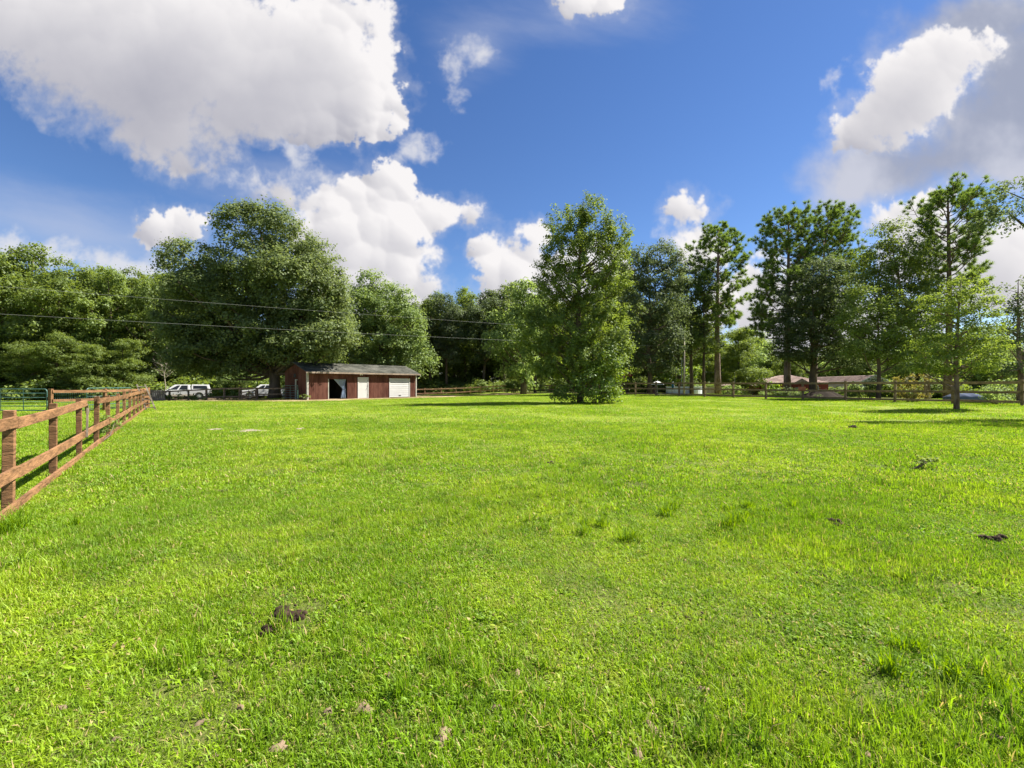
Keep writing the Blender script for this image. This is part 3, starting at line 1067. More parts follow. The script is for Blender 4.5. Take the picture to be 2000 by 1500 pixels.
make_tree('broadleaf_tree', 'dense dark leaved tree growing below the two pines at the fence', 'tree', B,
          ells_px(51, B, [(1605, 535, 48, 34), (1562, 570, 42, 36), (1640, 575, 44, 38), (1592, 620, 66, 46), (1652, 640, 48, 48), (1545, 640, 40, 38), (1585, 682, 72, 30), (1660, 695, 42, 26), (1525, 680, 28, 22)]),
          tall_path(12.5, 0.0, 0.2, 5), tall_rad(0.30), M['leaf_dark'], M['bark'], 34, 0.75, 0.85, 44, 0.24, limbs=60, low=2.6, inner=0.35)
B = at(1812, 42)
make_tree('broadleaf_tree', 'tree with pale trunk leaning left behind the rail fence', 'tree', B,
          ells_px(42, B, [(1745, 462, 36, 30), (1718, 508, 40, 34), (1772, 505, 44, 36), (1700, 560, 38, 34), (1735, 545, 45, 30), (1800, 545, 36, 32), (1760, 590, 56, 34), (1820, 600, 36, 34), (1730, 630, 40, 30), (1790, 650, 48, 30)]),
          [(0, 0, -0.2), (-0.1, 0, 2), (-0.5, 0, 5), (-1.6, 0.1, 8), (-2.6, 0.1, 11), (-3.2, 0.1, 14)], [0.27, 0.22, 0.19, 0.15, 0.09, 0.03],
          M['leaf_mid'], M['bark_pine'], 35, 0.95, 0.8, 40, 0.20, limbs=60, low=3, inner=0.4)
B = at(1715, 39)
make_tree('broadleaf_tree', 'lower light green leafy tree in front of the leaning tree', 'tree', B,
          ells_px(39, B, [(1700, 585, 44, 28), (1745, 605, 40, 28), (1680, 625, 40, 30), (1725, 645, 60, 32), (1770, 650, 36, 30), (1690, 680, 44, 24), (1745, 690, 50, 20)]),
          tall_path(8.0, 0.0, 0.15, 6), tall_rad(0.16), M['leaf_mid'], M['bark'], 36, 1.15, 0.7, 40, 0.18, limbs=40, low=2.2, inner=0.4)
make_pine('pine_tree', 'tallest narrow pine rising above the young roadside tree on the far right', at(1852, 43), hz(376, 43), hz(590, 43),
          ([0, 0.3, 0.6, 0.85, 1.0], [2.0, 3.1, 2.9, 1.7, 0.5]), 44, r0=0.34, n_branch=64, tuft=0.37, width=0.045, per=9, rise=0.9)
B = at(1868, 25.2)
make_tree('young_tree', 'young tree with layered drooping leaves in front of the rail fence', 'tree', B,
          ells_px(25.2, B, [(1880, 560, 34, 34), (1850, 600, 50, 34), (1905, 610, 48, 36), (1928, 590, 22, 30), (1870, 650, 66, 40), (1825, 680, 38, 34), (1915, 670, 48, 36), (1870, 705, 60, 26), (1820, 715, 30, 16), (1925, 715, 30, 16)]),
          [(0, 0, -0.1), (0.03, 0, 1.2), (0.0, 0.05, 2.5), (0.1, 0.05, 4.2), (0.15, 0, 6), (0.3, 0, 7.6)], [0.15, 0.115, 0.10, 0.075, 0.045, 0.015],
          M['leaf_mid'], M['bark_pine'], 37, 2.2, 0.50, 38, 0.125, limbs=70, low=1.1, limb_r=0.05, flat=0.35, droop=0.25, inner=0.35, aspect=0.55)
B = at(1990, 33)
make_tree('broadleaf_tree', 'dark leaved tree with bare trunk at the right edge beyond the fence', 'tree', B,
          ells_px(33, B, [(2010, 560, 36, 22), (1985, 600, 26, 20), (2040, 600, 60, 40), (1975, 660, 34, 24), (2020, 680, 50, 30), (1965, 705, 36, 26), (2050, 640, 60, 50)]),
          tall_path(9, 0.0, 0.15, 7), tall_rad(0.17), M['leaf_dark'], M['bark_pine'], 38, 0.9, 0.62, 34, 0.17, limbs=34, low=2.5, inner=0.4)
# a large tree stands outside the frame; its long branch reaches into the picture
B = Vector((30.5, 19.5, gz(30.5, 19.5)))
make_tree('overhanging_tree', 'branch of dark leaves reaching in at the upper right edge of the view', 'tree', B,
          ells_px(19.0, B, [(1978, 388, 26, 30), (1952, 425, 24, 18), (2000, 350, 30, 22), (1960, 405, 18, 12), (2010, 425, 20, 26), (2060, 370, 40, 46), (2240, 320, 90, 110), (2330, 300, 90, 110), (2340, 420, 90, 90), (1925, 432, 8, 6)]),
          [(0, 0, -0.1), (0, 0, 2), (-0.1, 0, 5), (-0.2, 0, 8), (-0.3, 0, 11.5)], [0.26, 0.21, 0.17, 0.10, 0.03],
          M['leaf_dark'], M['bark'], 39, 2.2, 0.42, 26, 0.125, limbs=30, low=5, limb_r=0.06, inner=0.35, aspect=0.5)

# ---- forest trees: a few crowns, copied
def forest_variant(seed, h, w, leaf, low):
    rng = np.random.default_rng(seed)
    ells = []
    for i in range(11):
        t = low + (0.95 - low) * (i + rng.random() * 0.7) / 11
        rad = w * (0.55 + 0.75 * sin(pi * min(1, (t - low) / (1.04 - low)) ** 0.8)) * rng.uniform(0.75, 1.1)
        az = rng.uniform(0, 2 * pi)
        o = rad * 0.45
        ells.append(((o * cos(az), o * sin(az), h * t), (rad * 0.62, rad * 0.62, h * 0.085 * rng.uniform(0.85, 1.3))))
    ells.append(((0, 0, h * 0.93), (w * 0.40, w * 0.40, h * 0.07)))
    C, O = crown_clumps(ells, 0.62, rng, inner=0.45, lobes=7, lobe_size=0.46, keep_inside=0.35)
    v, f, t = crown_leaves(C, O, rng, 0.80, 26, 0.29, flat=0.7)
    crown = np_mesh('crown', v, f, leaf, t)
    tg = C[rng.choice(len(C), 34, replace=False)]
    trunk = limb_mesh(tall_path(h * 0.92, 0.0, 0.2, seed), tall_rad(0.30), tg, rng, h * max(0.12, low), 0.10).mesh('trunk', M['bark'], True)
    return crown, trunk, h


FV = [forest_variant(101, 18, 4.6, M['leaf_forest'], 0.10), forest_variant(102, 18, 4.2, M['leaf_mid'], 0.12), forest_variant(103, 18, 5.0, M['leaf_forest'], 0.08),
      forest_variant(104, 20, 3.9, M['leaf_dark'], 0.30), forest_variant(105, 20, 3.5, M['leaf_forest'], 0.34), forest_variant(106, 11, 3.6, M['leaf_light'], 0.10)]


def forest_tree(px, D, ytop, var, label, rz, wide=1.0, name='forest_tree', group=None):
    loc = at(px, D)
    crown, trunk, h = FV[var]
    s = (hz(ytop, D) - loc.z) / h
    root = empty(name, loc, rz)
    root.scale = (s * wide, s * wide, s)
    tag(root, label, 'tree', group)
    link('crown', crown, root)
    link('trunk', trunk, root)
    return root


LF = 'trees at the edge of the forest'
for args in [
    (-62, 60, 462, 0, 'forest tree cut by the left edge above the green gate', 0.3, 1.0),
    (4, 60, 486, 2, 'rounded forest tree rising over the free end of the green gate', 1.3, 0.95),
    (62, 63, 478, 1, 'tallest forest tree behind the post that holds the green gate', 2.2, 0.9),
    (118, 60, 508, 0, 'forest tree above the fence with wire mesh, taller than the one to its right', 3.9, 0.9),
    (168, 64, 530, 2, 'lower forest tree between the mesh fence and the half hidden gate', 5.0, 0.8),
    (214, 61, 524, 1, 'forest tree standing above the broken rail of the near fence', 0.9, 0.8),
    (258, 66, 528, 0, 'forest tree rising right above the ladder', 4.4, 0.8),
    (300, 62, 545, 1, 'forest tree half hidden by the left side of the huge oak', 2.9, 0.8),
    (352, 66, 560, 2, 'forest tree behind the white truck with camper shell', 1.9, 0.8),
    (420, 68, 600, 0, 'forest tree in the shade between the two white trucks', 3.1, 0.8),
    (640, 70, 585, 1, 'forest tree showing between the huge oak and the lighter oak', 0.2, 0.8),
    (806, 82, 592, 3, 'dark forest tree directly right of the barn roof', 0.5, 0.9),
    (842, 86, 575, 4, 'narrow forest tree over the left end of the far rail fence', 2.0, 1.0),
    (873, 82, 572, 3, 'second narrow tree over the far rail fence, fuller crown', 1.1, 0.9),
    (908, 88, 563, 4, 'tall forest tree above the sunlit middle of the far rail fence', 4.0, 1.0),
    (945, 84, 568, 3, 'broad topped forest tree over the far rail fence', 5.2, 0.9),
    (985, 86, 556, 4, 'tallest tree over the far rail fence, left of the lone pasture tree', 2.6, 1.0),
    (1225, 88, 560, 3, 'dark tree behind the patio umbrella', 0.7, 1.1),
    (1320, 92, 585, 4, 'dark tree behind the white pool', 1.7, 1.1),
]:
    forest_tree(*args, group=LF)
for args in [
    (1325, 78, 545, 1, 'leafy green tree filling the gap behind the utility pole', 0.8, 1.0),
    (1200, 74, 520, 0, 'full green tree peeping out right behind the lone pasture tree', 2.0, 0.9),
    (1442, 86, 640, 2, 'low full tree right of the tall pine trunk', 3.3, 1.2),
    (1668, 118, 640, 1, 'green tree filling the gap behind the dense dark tree', 5.1, 1.1),
]:
    forest_tree(*args, name='broadleaf_tree', group='trees behind the right fence')
forest_tree(1022, 62, 552, 5, 'light green tree half hidden behind the left side of the lone pasture tree', 0.4, 0.9, 'broadleaf_tree')
forest_tree(1045, 70, 575, 1, 'dark tree behind the lone pasture tree', 2.4, 0.8, 'broadleaf_tree')
for args in [
    (1452, 120, 646, 5, 'rounded pale tree far behind the small power pole', 0.0, 1.5),
    (1500, 128, 668, 2, 'green tree far behind the left end of the red roof', 1.0, 1.3),
    (1425, 112, 672, 1, 'far green tree seen right of the tall pine trunk', 3.0, 1.2),
    (1545, 122, 690, 0, 'far tree between the two dark trunks at the fence', 2.0, 1.2),
    (1640, 125, 672, 5, 'far pale tree rising over the white house', 4.0, 1.5),
    (1700, 118, 662, 2, 'far tree behind the white gable', 5.0, 1.3),
    (1790, 85, 650, 5, 'pale green tree behind the leaning tree', 0.6, 1.4),
    (1905, 62, 640, 5, 'bright green tree behind the young tree in front of the fence', 1.6, 1.4),
    (1955, 70, 655, 1, 'green tree behind the last fence post on the right', 2.6, 1.2),
    (1845, 95, 665, 0, 'far dark tree behind the tallest narrow pine', 3.6, 1.3),
]:
    forest_tree(*args, name='far_tree', group='trees beyond the houses')

# small understorey trees that fill the front of the forest at the left
for (px, D, yt, var, rz, wide, lab) in [
    (-20, 56, 640, 2, 0.2, 1.2, 'low leafy tree behind the green gate, its leaves in flat bright layers'),
    (45, 55, 668, 0, 1.4, 1.25, 'low bright tree behind the hinge end of the green gate'),
    (112, 55, 650, 0, 2.7, 1.15, 'low bright leafy tree above the wire mesh fence'),
    (182, 55, 672, 2, 3.8, 1.25, 'low bright tree over the gap in the near fence'),
    (240, 57, 660, 2, 5.1, 1.1, 'low tree left of the ladder top'),
    (292, 63, 690, 5, 0.9, 1.2, 'low shaded tree in front of the white truck hood'),
    (455, 64, 705, 5, 2.2, 1.2, 'low bright tree between the two trucks under the oak'),
    (575, 64, 715, 5, 4.4, 1.2, 'low sunlit tree seen between the oak trunk and the barn'),
]:
    forest_tree(px, D, yt, var, lab, rz, wide, 'understorey_tree', 'low trees under the forest edge')


def scatter(name, label, sources, pts, rots, scl, idx, extra=None):
    """one countless mass: meshes spread over points with geometry nodes"""
    me = bpy.data.meshes.new(name)
    me.vertices.add(len(pts))
    me.vertices.foreach_set('co', np.asarray(pts, np.float32).ravel())
    for nm, ty, dat in [('turn', 'FLOAT_VECTOR', rots), ('size', 'FLOAT_VECTOR', scl)]:
        a = me.attributes.new(nm, ty, 'POINT')
        a.data.foreach_set('vector', np.asarray(dat, np.float32).ravel())
    a = me.attributes.new('which', 'INT', 'POINT')
    a.data.foreach_set('value', np.asarray(idx, np.int32))
    for nm, dat in (extra or {}).items():
        a = me.attributes.new(nm, 'FLOAT', 'POINT')
        a.data.foreach_set('value', np.asarray(dat, np.float32))
    o = link(name, me)
    tag(o, label, kind='stuff')
    g = bpy.data.node_groups.new(name + '_scatter', 'GeometryNodeTree')
    g.interface.new_socket('Geometry', in_out='INPUT', socket_type='NodeSocketGeometry')
    g.interface.new_socket('Geometry', in_out='OUTPUT', socket_type='NodeSocketGeometry')
    b = NT(g)
    gi = b.n('NodeGroupInput'); go = b.n('NodeGroupOutput')
    gt = b.n('GeometryNodeGeometryToInstance')
    for s in reversed(sources):
        oi = b.n('GeometryNodeObjectInfo', transform_space='ORIGINAL')
        oi.inputs['Object'].default_value = s
        oi.inputs['As Instance'].default_value = False
        g.links.new(oi.outputs['Geometry'], gt.inputs[0])
    ip = b.n('GeometryNodeInstanceOnPoints')
    g.links.new(gi.outputs[0], ip.inputs['Points'])
    g.links.new(gt.outputs[0], ip.inputs['Instance'])
    ip.inputs['Pick Instance'].default_value = True

    def attr(nm, ty):
        a_ = b.n('GeometryNodeInputNamedAttribute', data_type=ty)
        a_.inputs['Name'].default_value = nm
        return a_.outputs[0]
    g.links.new(attr('which', 'INT'), ip.inputs['Instance Index'])
    er = b.n('FunctionNodeEulerToRotation')
    g.links.new(attr('turn', 'FLOAT_VECTOR'), er.inputs[0])
    g.links.new(er.outputs[0], ip.inputs['Rotation'])
    g.links.new(attr('size', 'FLOAT_VECTOR'), ip.inputs['Scale'])
    g.links.new(ip.outputs[0], go.inputs[0])
    md = o.modifiers.new('scatter', 'NODES')
    md.node_group = g
    return o


def source(name, meshes):
    """an unlinked object that only serves as a pattern for scatter"""
    if not isinstance(meshes, (list, tuple)):
        return bpy.data.objects.new(name, meshes)
    import bmesh
    bm = bmesh.new()
    mats = []
    for me in meshes:
        n0 = len(bm.faces)
        bm.from_mesh(me)
        bm.faces.ensure_lookup_table()
        k = len(mats)
        mats.extend(me.materials)
        for f in bm.faces[n0:]:
            f.material_index = k
    out = bpy.data.meshes.new(name)
    bm.to_mesh(out); bm.free()
    for m_ in mats:
        out.materials.append(m_)
    return bpy.data.objects.new(name, out)


def build_woods():
    rng = np.random.default_rng(7)
    P, Rr, S, I = [], [], [], []

    def row(px0, px1, step, D, yt, jitter, vars_):
        px = px0
        while px < px1:
            d = D * rng.uniform(0.93, 1.07)
            p = at(px, d)
            y = yt + rng.normal() * jitter
            v = int(rng.choice(vars_))
            s = (hz(y, d) - p.z) / FV[v][2]
            P.append(p); Rr.append((0, 0, rng.uniform(0, 6.28))); S.append((s, s, s)); I.append(v)
            px += step * rng.uniform(0.75, 1.25)
    row(-140, 460, 34, 72, 545, 12, [0, 1, 2])
    row(-140, 460, 34, 84, 560, 12, [0, 1, 2])
    row(560, 800, 34, 84, 610, 10, [0, 1, 2])
    row(780, 1250, 26, 96, 600, 12, [3, 4])
    row(780, 1360, 26, 108, 605, 10, [3, 4, 1])
    row(780, 1260, 22, 92, 690, 14, [0, 2])
    row(780, 1300, 20, 120, 695, 10, [0, 2, 1])
    row(1200, 1420, 24, 112, 640, 14, [0, 2, 1])
    row(1380, 2120, 26, 150, 685, 9, [0, 1, 2, 5])
    row(1380, 2120, 26, 135, 705, 8, [0, 2, 5])
    src = [source('woods_tree', [FV[k][0], FV[k][1]]) for k in range(6)]
    scatter('woods', 'dense green woods closing the view behind the front trees', src, P, Rr, S, I)


build_woods()


def shrub_variant(seed, leaf):
    rng = np.random.default_rng(seed)
    ells = [((rng.normal() * 0.45, rng.normal() * 0.45, rng.uniform(0.25, 0.85)), (0.7, 0.7, 0.5)) for _ in range(5)]
    C, O = crown_clumps(ells, 2.2, rng, inner=0.3)
    v, f, t = crown_leaves(C, O, rng, 0.42, 26, 0.17, flat=0.8)
    v[:, 2] = np.maximum(v[:, 2], 0.0)
    return np_mesh('undergrowth', v, f, leaf, t)


SV = [shrub_variant(201, M['leaf_forest']), shrub_variant(202, M['leaf_mid']), shrub_variant(203, M['leaf_light'])]


def build_undergrowth():
    rng = np.random.default_rng(8)
    P, Rr, S, I = [], [], [], []

    def band(px0, px1, n, D0, D1, s0, s1, vars_):
        for _ in range(n):
            d = rng.uniform(D0, D1)
            P.append(at(rng.uniform(px0, px1), d)); Rr.append((0, 0, rng.uniform(0, 6.28)))
            k = rng.uniform(s0, s1)
            S.append((k * 1.2, k * 1.2, k)); I.append(int(rng.choice(vars_)))
    band(-120, 285, 110, 54, 62, 0.7, 2.0, [0, 0, 1, 2])
    band(285, 640, 90, 64, 74, 1.2, 2.6, [0, 1])
    band(780, 1120, 120, 80, 90, 0.7, 2.0, [0, 0, 1])
    band(1190, 1420, 60, 78, 95, 0.8, 2.2, [0, 1, 2])
    band(1400, 1640, 50, 82, 105, 0.8, 1.8, [1, 2])
    band(1640, 2050, 60, 45, 75, 0.7, 1.7, [0, 1, 2])
    src = [source('undergrowth_shrub', m_) for m_ in SV]
    scatter('undergrowth', 'tangled green undergrowth at the foot of the woods', src, P, Rr, S, I)


build_undergrowth()

# ------------------------------------------------------------------ wooden fences
rndf = random.Random(5)


def fence(label, posts, rails, post_h, post_w, board_t, m, spans=None, side=1, post_cap=0.0, skip=(), cat='fence', group=None, base=None, name='rail_fence'):
    """posts: ground points; rails: (height of lower edge, board height, list of (from, to) post indices or None for every bay)"""
    o0 = posts[0]
    root = empty(name, o0)
    tag(root, label, cat, group)
    L = [Vector(p) - o0 for p in posts]

    def dirn(i):
        a, b_ = L[max(0, i - 1)], L[min(len(L) - 1, i + 1)]
        d = (b_ - a); d.z = 0
        return d.normalized()
    for i, p in enumerate(L):
        if i in skip:
            continue
        d = dirn(i)
        mb = MB()
        w = post_w * rndf.uniform(0.92, 1.08)
        h = post_h * rndf.uniform(0.98, 1.03)
        mb.box(-w / 2, w / 2, -w / 2, w / 2, -0.25, h)
        mb.build('post', m, root, p, (rndf.uniform(-0.015, 0.015), rndf.uniform(-0.015, 0.015), atan2(d.y, d.x)), bevel=0.006)

    def pt(f):
        i = max(0, min(len(L) - 2, int(math.floor(f))))
        return L[i].lerp(L[i + 1], f - i)
    for (z, h, sp) in rails:
        if sp is None:
            sp = [(i, i + 1) for i in range(len(L) - 1)]
        for s in sp:
            a, b_ = s[:2]
            dz = s[2:] if len(s) > 2 else (0, 0)
            p, q = pt(a), pt(b_)
            d = (q - p); d.z = 0; d.normalize()
            nrm = Vector((-d.y, d.x, 0)) * -side
            off = nrm * (post_w / 2 + board_t / 2 + 0.002)
            g = 0.006
            p = p + d * g; q = q - d * g
            za = z + h / 2 + rndf.uniform(-0.012, 0.012); zb = z + h / 2 + rndf.uniform(-0.012, 0.012)
            mid = (p + q) / 2 + off
            mb = MB()
            n = max(1, int(round(b_ - a)) * 3)
            vs_, fs = [], []
            for k in range(n + 1):
                t = k / n
                c = p.lerp(q, t) + off - mid
                c.z += za * (1 - t) + zb * t + (dz[0] * (1 - t) + dz[1] * t) - 0.012 * sin(pi * t)
                wv = nrm * (board_t / 2)
                vs_ += [c - wv - Vector((0, 0, h / 2)), c + wv - Vector((0, 0, h / 2)), c + wv + Vector((0, 0, h / 2)), c - wv + Vector((0, 0, h / 2))]
            for k in range(n):
                o_ = 4 * k
                for e in range(4):
                    fs.append((o_ + e, o_ + (e + 1) % 4, o_ + 4 + (e + 1) % 4, o_ + 4 + e))
            fs += [(3, 2, 1, 0), tuple(4 * n + e for e in range(4))]
            mb.add(vs_, fs)
            mb.build('rail', m, root, mid, bevel=0.004)
    return root


def gpt(x, y):
    return Vector((x, y, gz(x, y)))


# near fence on the left, running away from the camera
postsA = [gpt(-6.03 - 1.44 * k, 5.33 + 1.92 * k) for k in range(-2, 13)]      # index 2 is the first post in view
fA = fence('orange stained rail fence at the left with a gap in its top rail', postsA, [
    (1.0, 0.132, [(0, 2), (2, 4.14, 0, 0.02), (4.84, 6.5, 0.02, 0), (6.5, 8.5), (8.5, 10.5), (10.5, 14)]),
    (0.39, 0.136, [(0, 2.02), (2.02, 4.5), (4.5, 6.9), (6.9, 9), (9, 11), (11, 14)]),
    (-0.02, 0.136, [(0, 2.5), (2.5, 5), (5, 7.5), (7.5, 10), (10, 14)]),
], 1.20, 0.092, 0.038, M['wood_orange'], side=1)
# the broken end of the missing top rail hangs against its post
d_ = Vector((-0.6, 0.8, 0)); n_ = Vector((0.8, 0.6, 0))
p4_ = postsA[4] - postsA[0]
mb = MB(); mb.bar((0, 0, 0), d_ * -0.10 + Vector((0, 0, -0.60)), 0.055, 0.03, up=n_)
mb.build('broken_rail', M['wood_end'], fA, p4_ + d_ * 0.10 + n_ * 0.115 + Vector((0, 0, 0.99)))
mb = MB(); mb.bar((0, 0, 0), (-0.16, 0.20, -0.20), 0.03, 0.06, up=n_)
mb.build('splinter', M['wood_end'], fA, p4_ + d_ * 0.36 + n_ * 0.06 + Vector((0, 0, 1.06)))


def wire_panel(name, parent, a, b_, z0, z1, step_h, step_v, rad, m):
    """welded wire between two ground points"""
    mb = MB()
    a, b_ = Vector(a), Vector(b_)
    L = (b_ - a).length
    nh = int((z1 - z0) / step_v) + 1
    for i in range(nh):
        z = z0 + i * step_v
        mb.tube([a + Vector((0, 0, z)), b_ + Vector((0, 0, z))], rad, 3, cap=False)
    nv = int(L / step_h) + 1
    for i in range(nv + 1):
        p = a.lerp(b_, min(1, i * step_h / L))
        mb.tube([p + Vector((0, 0, z0)), p + Vector((0, 0, z1))], rad, 3, cap=False)
    o = mb.build(name, m, parent)
    o['kind'] = 'stuff'
    return o


# short fence with wire mesh, beyond the near fence
B0 = gpt(-22.8, 22.0); B1 = gpt(-23.05, 25.2); B2 = gpt(-23.3, 28.5)
fB = fence('short orange fence with dark wire mesh below its top rail, right of the green gate', [B0, B1, B2],
           [(1.06, 0.14, None), (0.62, 0.13, None)], 1.28, 0.15, 0.04, M['wood_orange'], side=1)
wire_panel('wire_mesh', fB, B0 - B0 + Vector((-0.1, 0, 0)), B2 - B0 + Vector((-0.1, 0, 0)), 0.08, 1.1, 0.12, 0.12, 0.006, M['gate_green'])


def tube_gate(label, a, b_, h0, h1, bars, braces, group=None, rad=0.024):
    a, b_ = Vector(a), Vector(b_)
    root = empty('tube_gate', a)
    tag(root, label, 'gate', group)
    L = (b_ - a)
    w = L.length
    rz = atan2(L.y, L.x)
    root.rotation_euler = (0, 0, rz)
    r = 0.14
    pts = []
    for (cx, cz, a0) in [(r, h0 + r, 180), (w - r, h0 + r, 270), (w - r, h1 - r, 0), (r, h1 - r, 90)]:
        for k in range(5):
            t = R(a0 + 90 * k / 4)
            pts.append((cx + r * cos(t), 0, cz + r * sin(t)))
    pts.append(pts[0])
    MB().tube(pts, rad, 8).build('gate_frame', M['gate_green'], root, smooth=True)
    for i in range(bars):
        z = h0 + (h1 - h0) * (i + 1) / (bars + 1)
        MB().tube([(0.01, 0, z), (w - 0.01, 0, z)], rad * 0.85, 8).build('bar', M['gate_green'], root, smooth=True)
    for k in range(braces):
        x = w * (k + 1) / (braces + 1)
        MB().box(x - 0.022, x + 0.022, -0.03, -0.022, h0, h1).build('brace', M['gate_green'], root)
    return root


tube_gate('green tube gate standing closed at the left edge of the view', gpt(-26.7, 22.3), gpt(-23.02, 22.05), 0.18, 1.24, 4, 2)
tube_gate('dark green tube gate half hidden behind the rails of the near fence', gpt(-23.3, 24.4), gpt(-23.6, 27.6), 0.14, 1.29, 4, 2)

# old ladder leaning on the end of the near fence
def ladder():
    base = gpt(-20.70, 25.55)
    root = empty('ladder', base)
    tag(root, 'old worn ladder leaning on the far end of the near fence', 'ladder')
    w = 0.21
    along = Vector((0.86, 0.5, 0)).normalized() * w
    top = Vector((-0.30, -0.34, 1.48))
    for s in (-1, 1):
        MB().bar(along * s, along * s * 0.85 + top, 0.07, 0.035, up=(0.6, -0.8, 0.3)).build('side_rail', M['rust'], root)
    for k in range(6):
        t = (k + 0.6) / 6.2
        c = top * t
        MB().tube([c - along * 0.95, c + along * 0.95], 0.026, 6).build('rung', M['rust'], root)


ladder()
# grey weathered wire panel that closes the corner by the ladder
cx = gpt(-33.5, 41.2)
root = empty('wire_gate', cx); tag(root, 'small grey weathered gate of close pickets right of the ladder', 'gate')
for k in range(9):
    MB().box(k * 0.16, k * 0.16 + 0.11, -0.02, 0.02, 0.05, 1.22 + 0.04 * sin(k * 2.1)).build('picket', M['wood_end'], root)
MB().box(-0.05, 1.45, 0.022, 0.06, 0.3, 0.4).build('cross_rail', M['wood_end'], root)
MB().box(-0.05, 1.45, 0.022, 0.06, 0.95, 1.05).build('cross_rail', M['wood_end'], root)

# fence from the corner to the barn
DC = [42.5, 43, 43, 43, 43, 43.2, 43.4]
postsC = [gpt(-35.6, 42.0)] + [at(p, d) for p, d in zip([331, 368, 403, 438, 468, 501.5], DC)]
fence('rail fence in front of the two white trucks', postsC, [(1.02, 0.13, None), (0.25, 0.12, None)], 1.16, 0.13, 0.04, M['wood_brown'], side=1)
postsC2 = [at(502.8, 43.35), at(557, 44.2)]
fence('short two rail fence between the oak and the barn', postsC2, [(0.98, 0.13, None), (0.42, 0.13, None)], 1.12, 0.13, 0.04, M['wood_brown'], side=1)
# sagging gate by the second truck
ga = at(470.5, 42.7); gb = at(499, 42.9)
root = empty('sagging_gate', ga); tag(root, 'sagging dark wooden gate with slanted bars in front of the second truck', 'gate')
L_ = gb - ga
for k, z in enumerate((0.25, 0.52, 0.78)):
    MB().bar(Vector((0, 0, z - 0.12)), L_ + Vector((0, 0, z + 0.10)), 0.03, 0.09).build('slat', M['wood_brown'], root)
for t in (0.03, 0.52, 0.97):
    c = L_ * t
    MB().box(c.x - 0.04, c.x + 0.04, c.y + 0.02, c.y + 0.06, 0.12 + 0.1 * t, 0.85 + 0.1 * t).build('upright', M['wood_brown'], root)

# sunlit rail fence far behind, right of the barn
pxD = [806, 829.7, 861.6, 890.6, 918.8, 939, 963, 986, 1011, 1034, 1055.7, 1073, 1095, 1120, 1145, 1170]
postsD = [at(p, 68.5 + 6.0 * min(1, (p - 806) / 130)) for p in pxD]
fence('far sunlit two rail fence along the woods between the barn and the lone tree', postsD, [(1.0, 0.16, None), (0.36, 0.16, None)], 1.25, 0.14, 0.045, M['wood_far'], side=1)

# rail fence on the right
NR = 11
postsE = []
F0 = Vector((14.96, 54, 0)); F1 = Vector((31.5, 27.5, 0))
u = (F1 - F0) / 10.0
for k in range(-2, 13):
    p = F0 + u * k
    postsE.append(gpt(p.x, p.y))
fence('long shaded brown rail fence along the right side of the pasture', postsE, [(1.34, 0.17, None), (0.74, 0.16, None), (0.16, 0.15, None)], 1.56, 0.15, 0.045, M['wood_brown'], side=1)
# small faded board on that fence
p = postsE[2 + 6] + Vector((-0.14, -0.1, 0))
sg = empty('board', p, atan2(u.y, u.x)); tag(sg, 'small faded orange board fixed to a post of the right fence', 'sign board')
MB().box(-0.28, 0.28, -0.03, -0.01, 0.80, 1.12).build('panel', M['sign_orange'], sg)
MB().box(-0.28, 0.28, -0.045, -0.031, 1.07, 1.12).build('edge_strip', M['sign_orange'], sg)


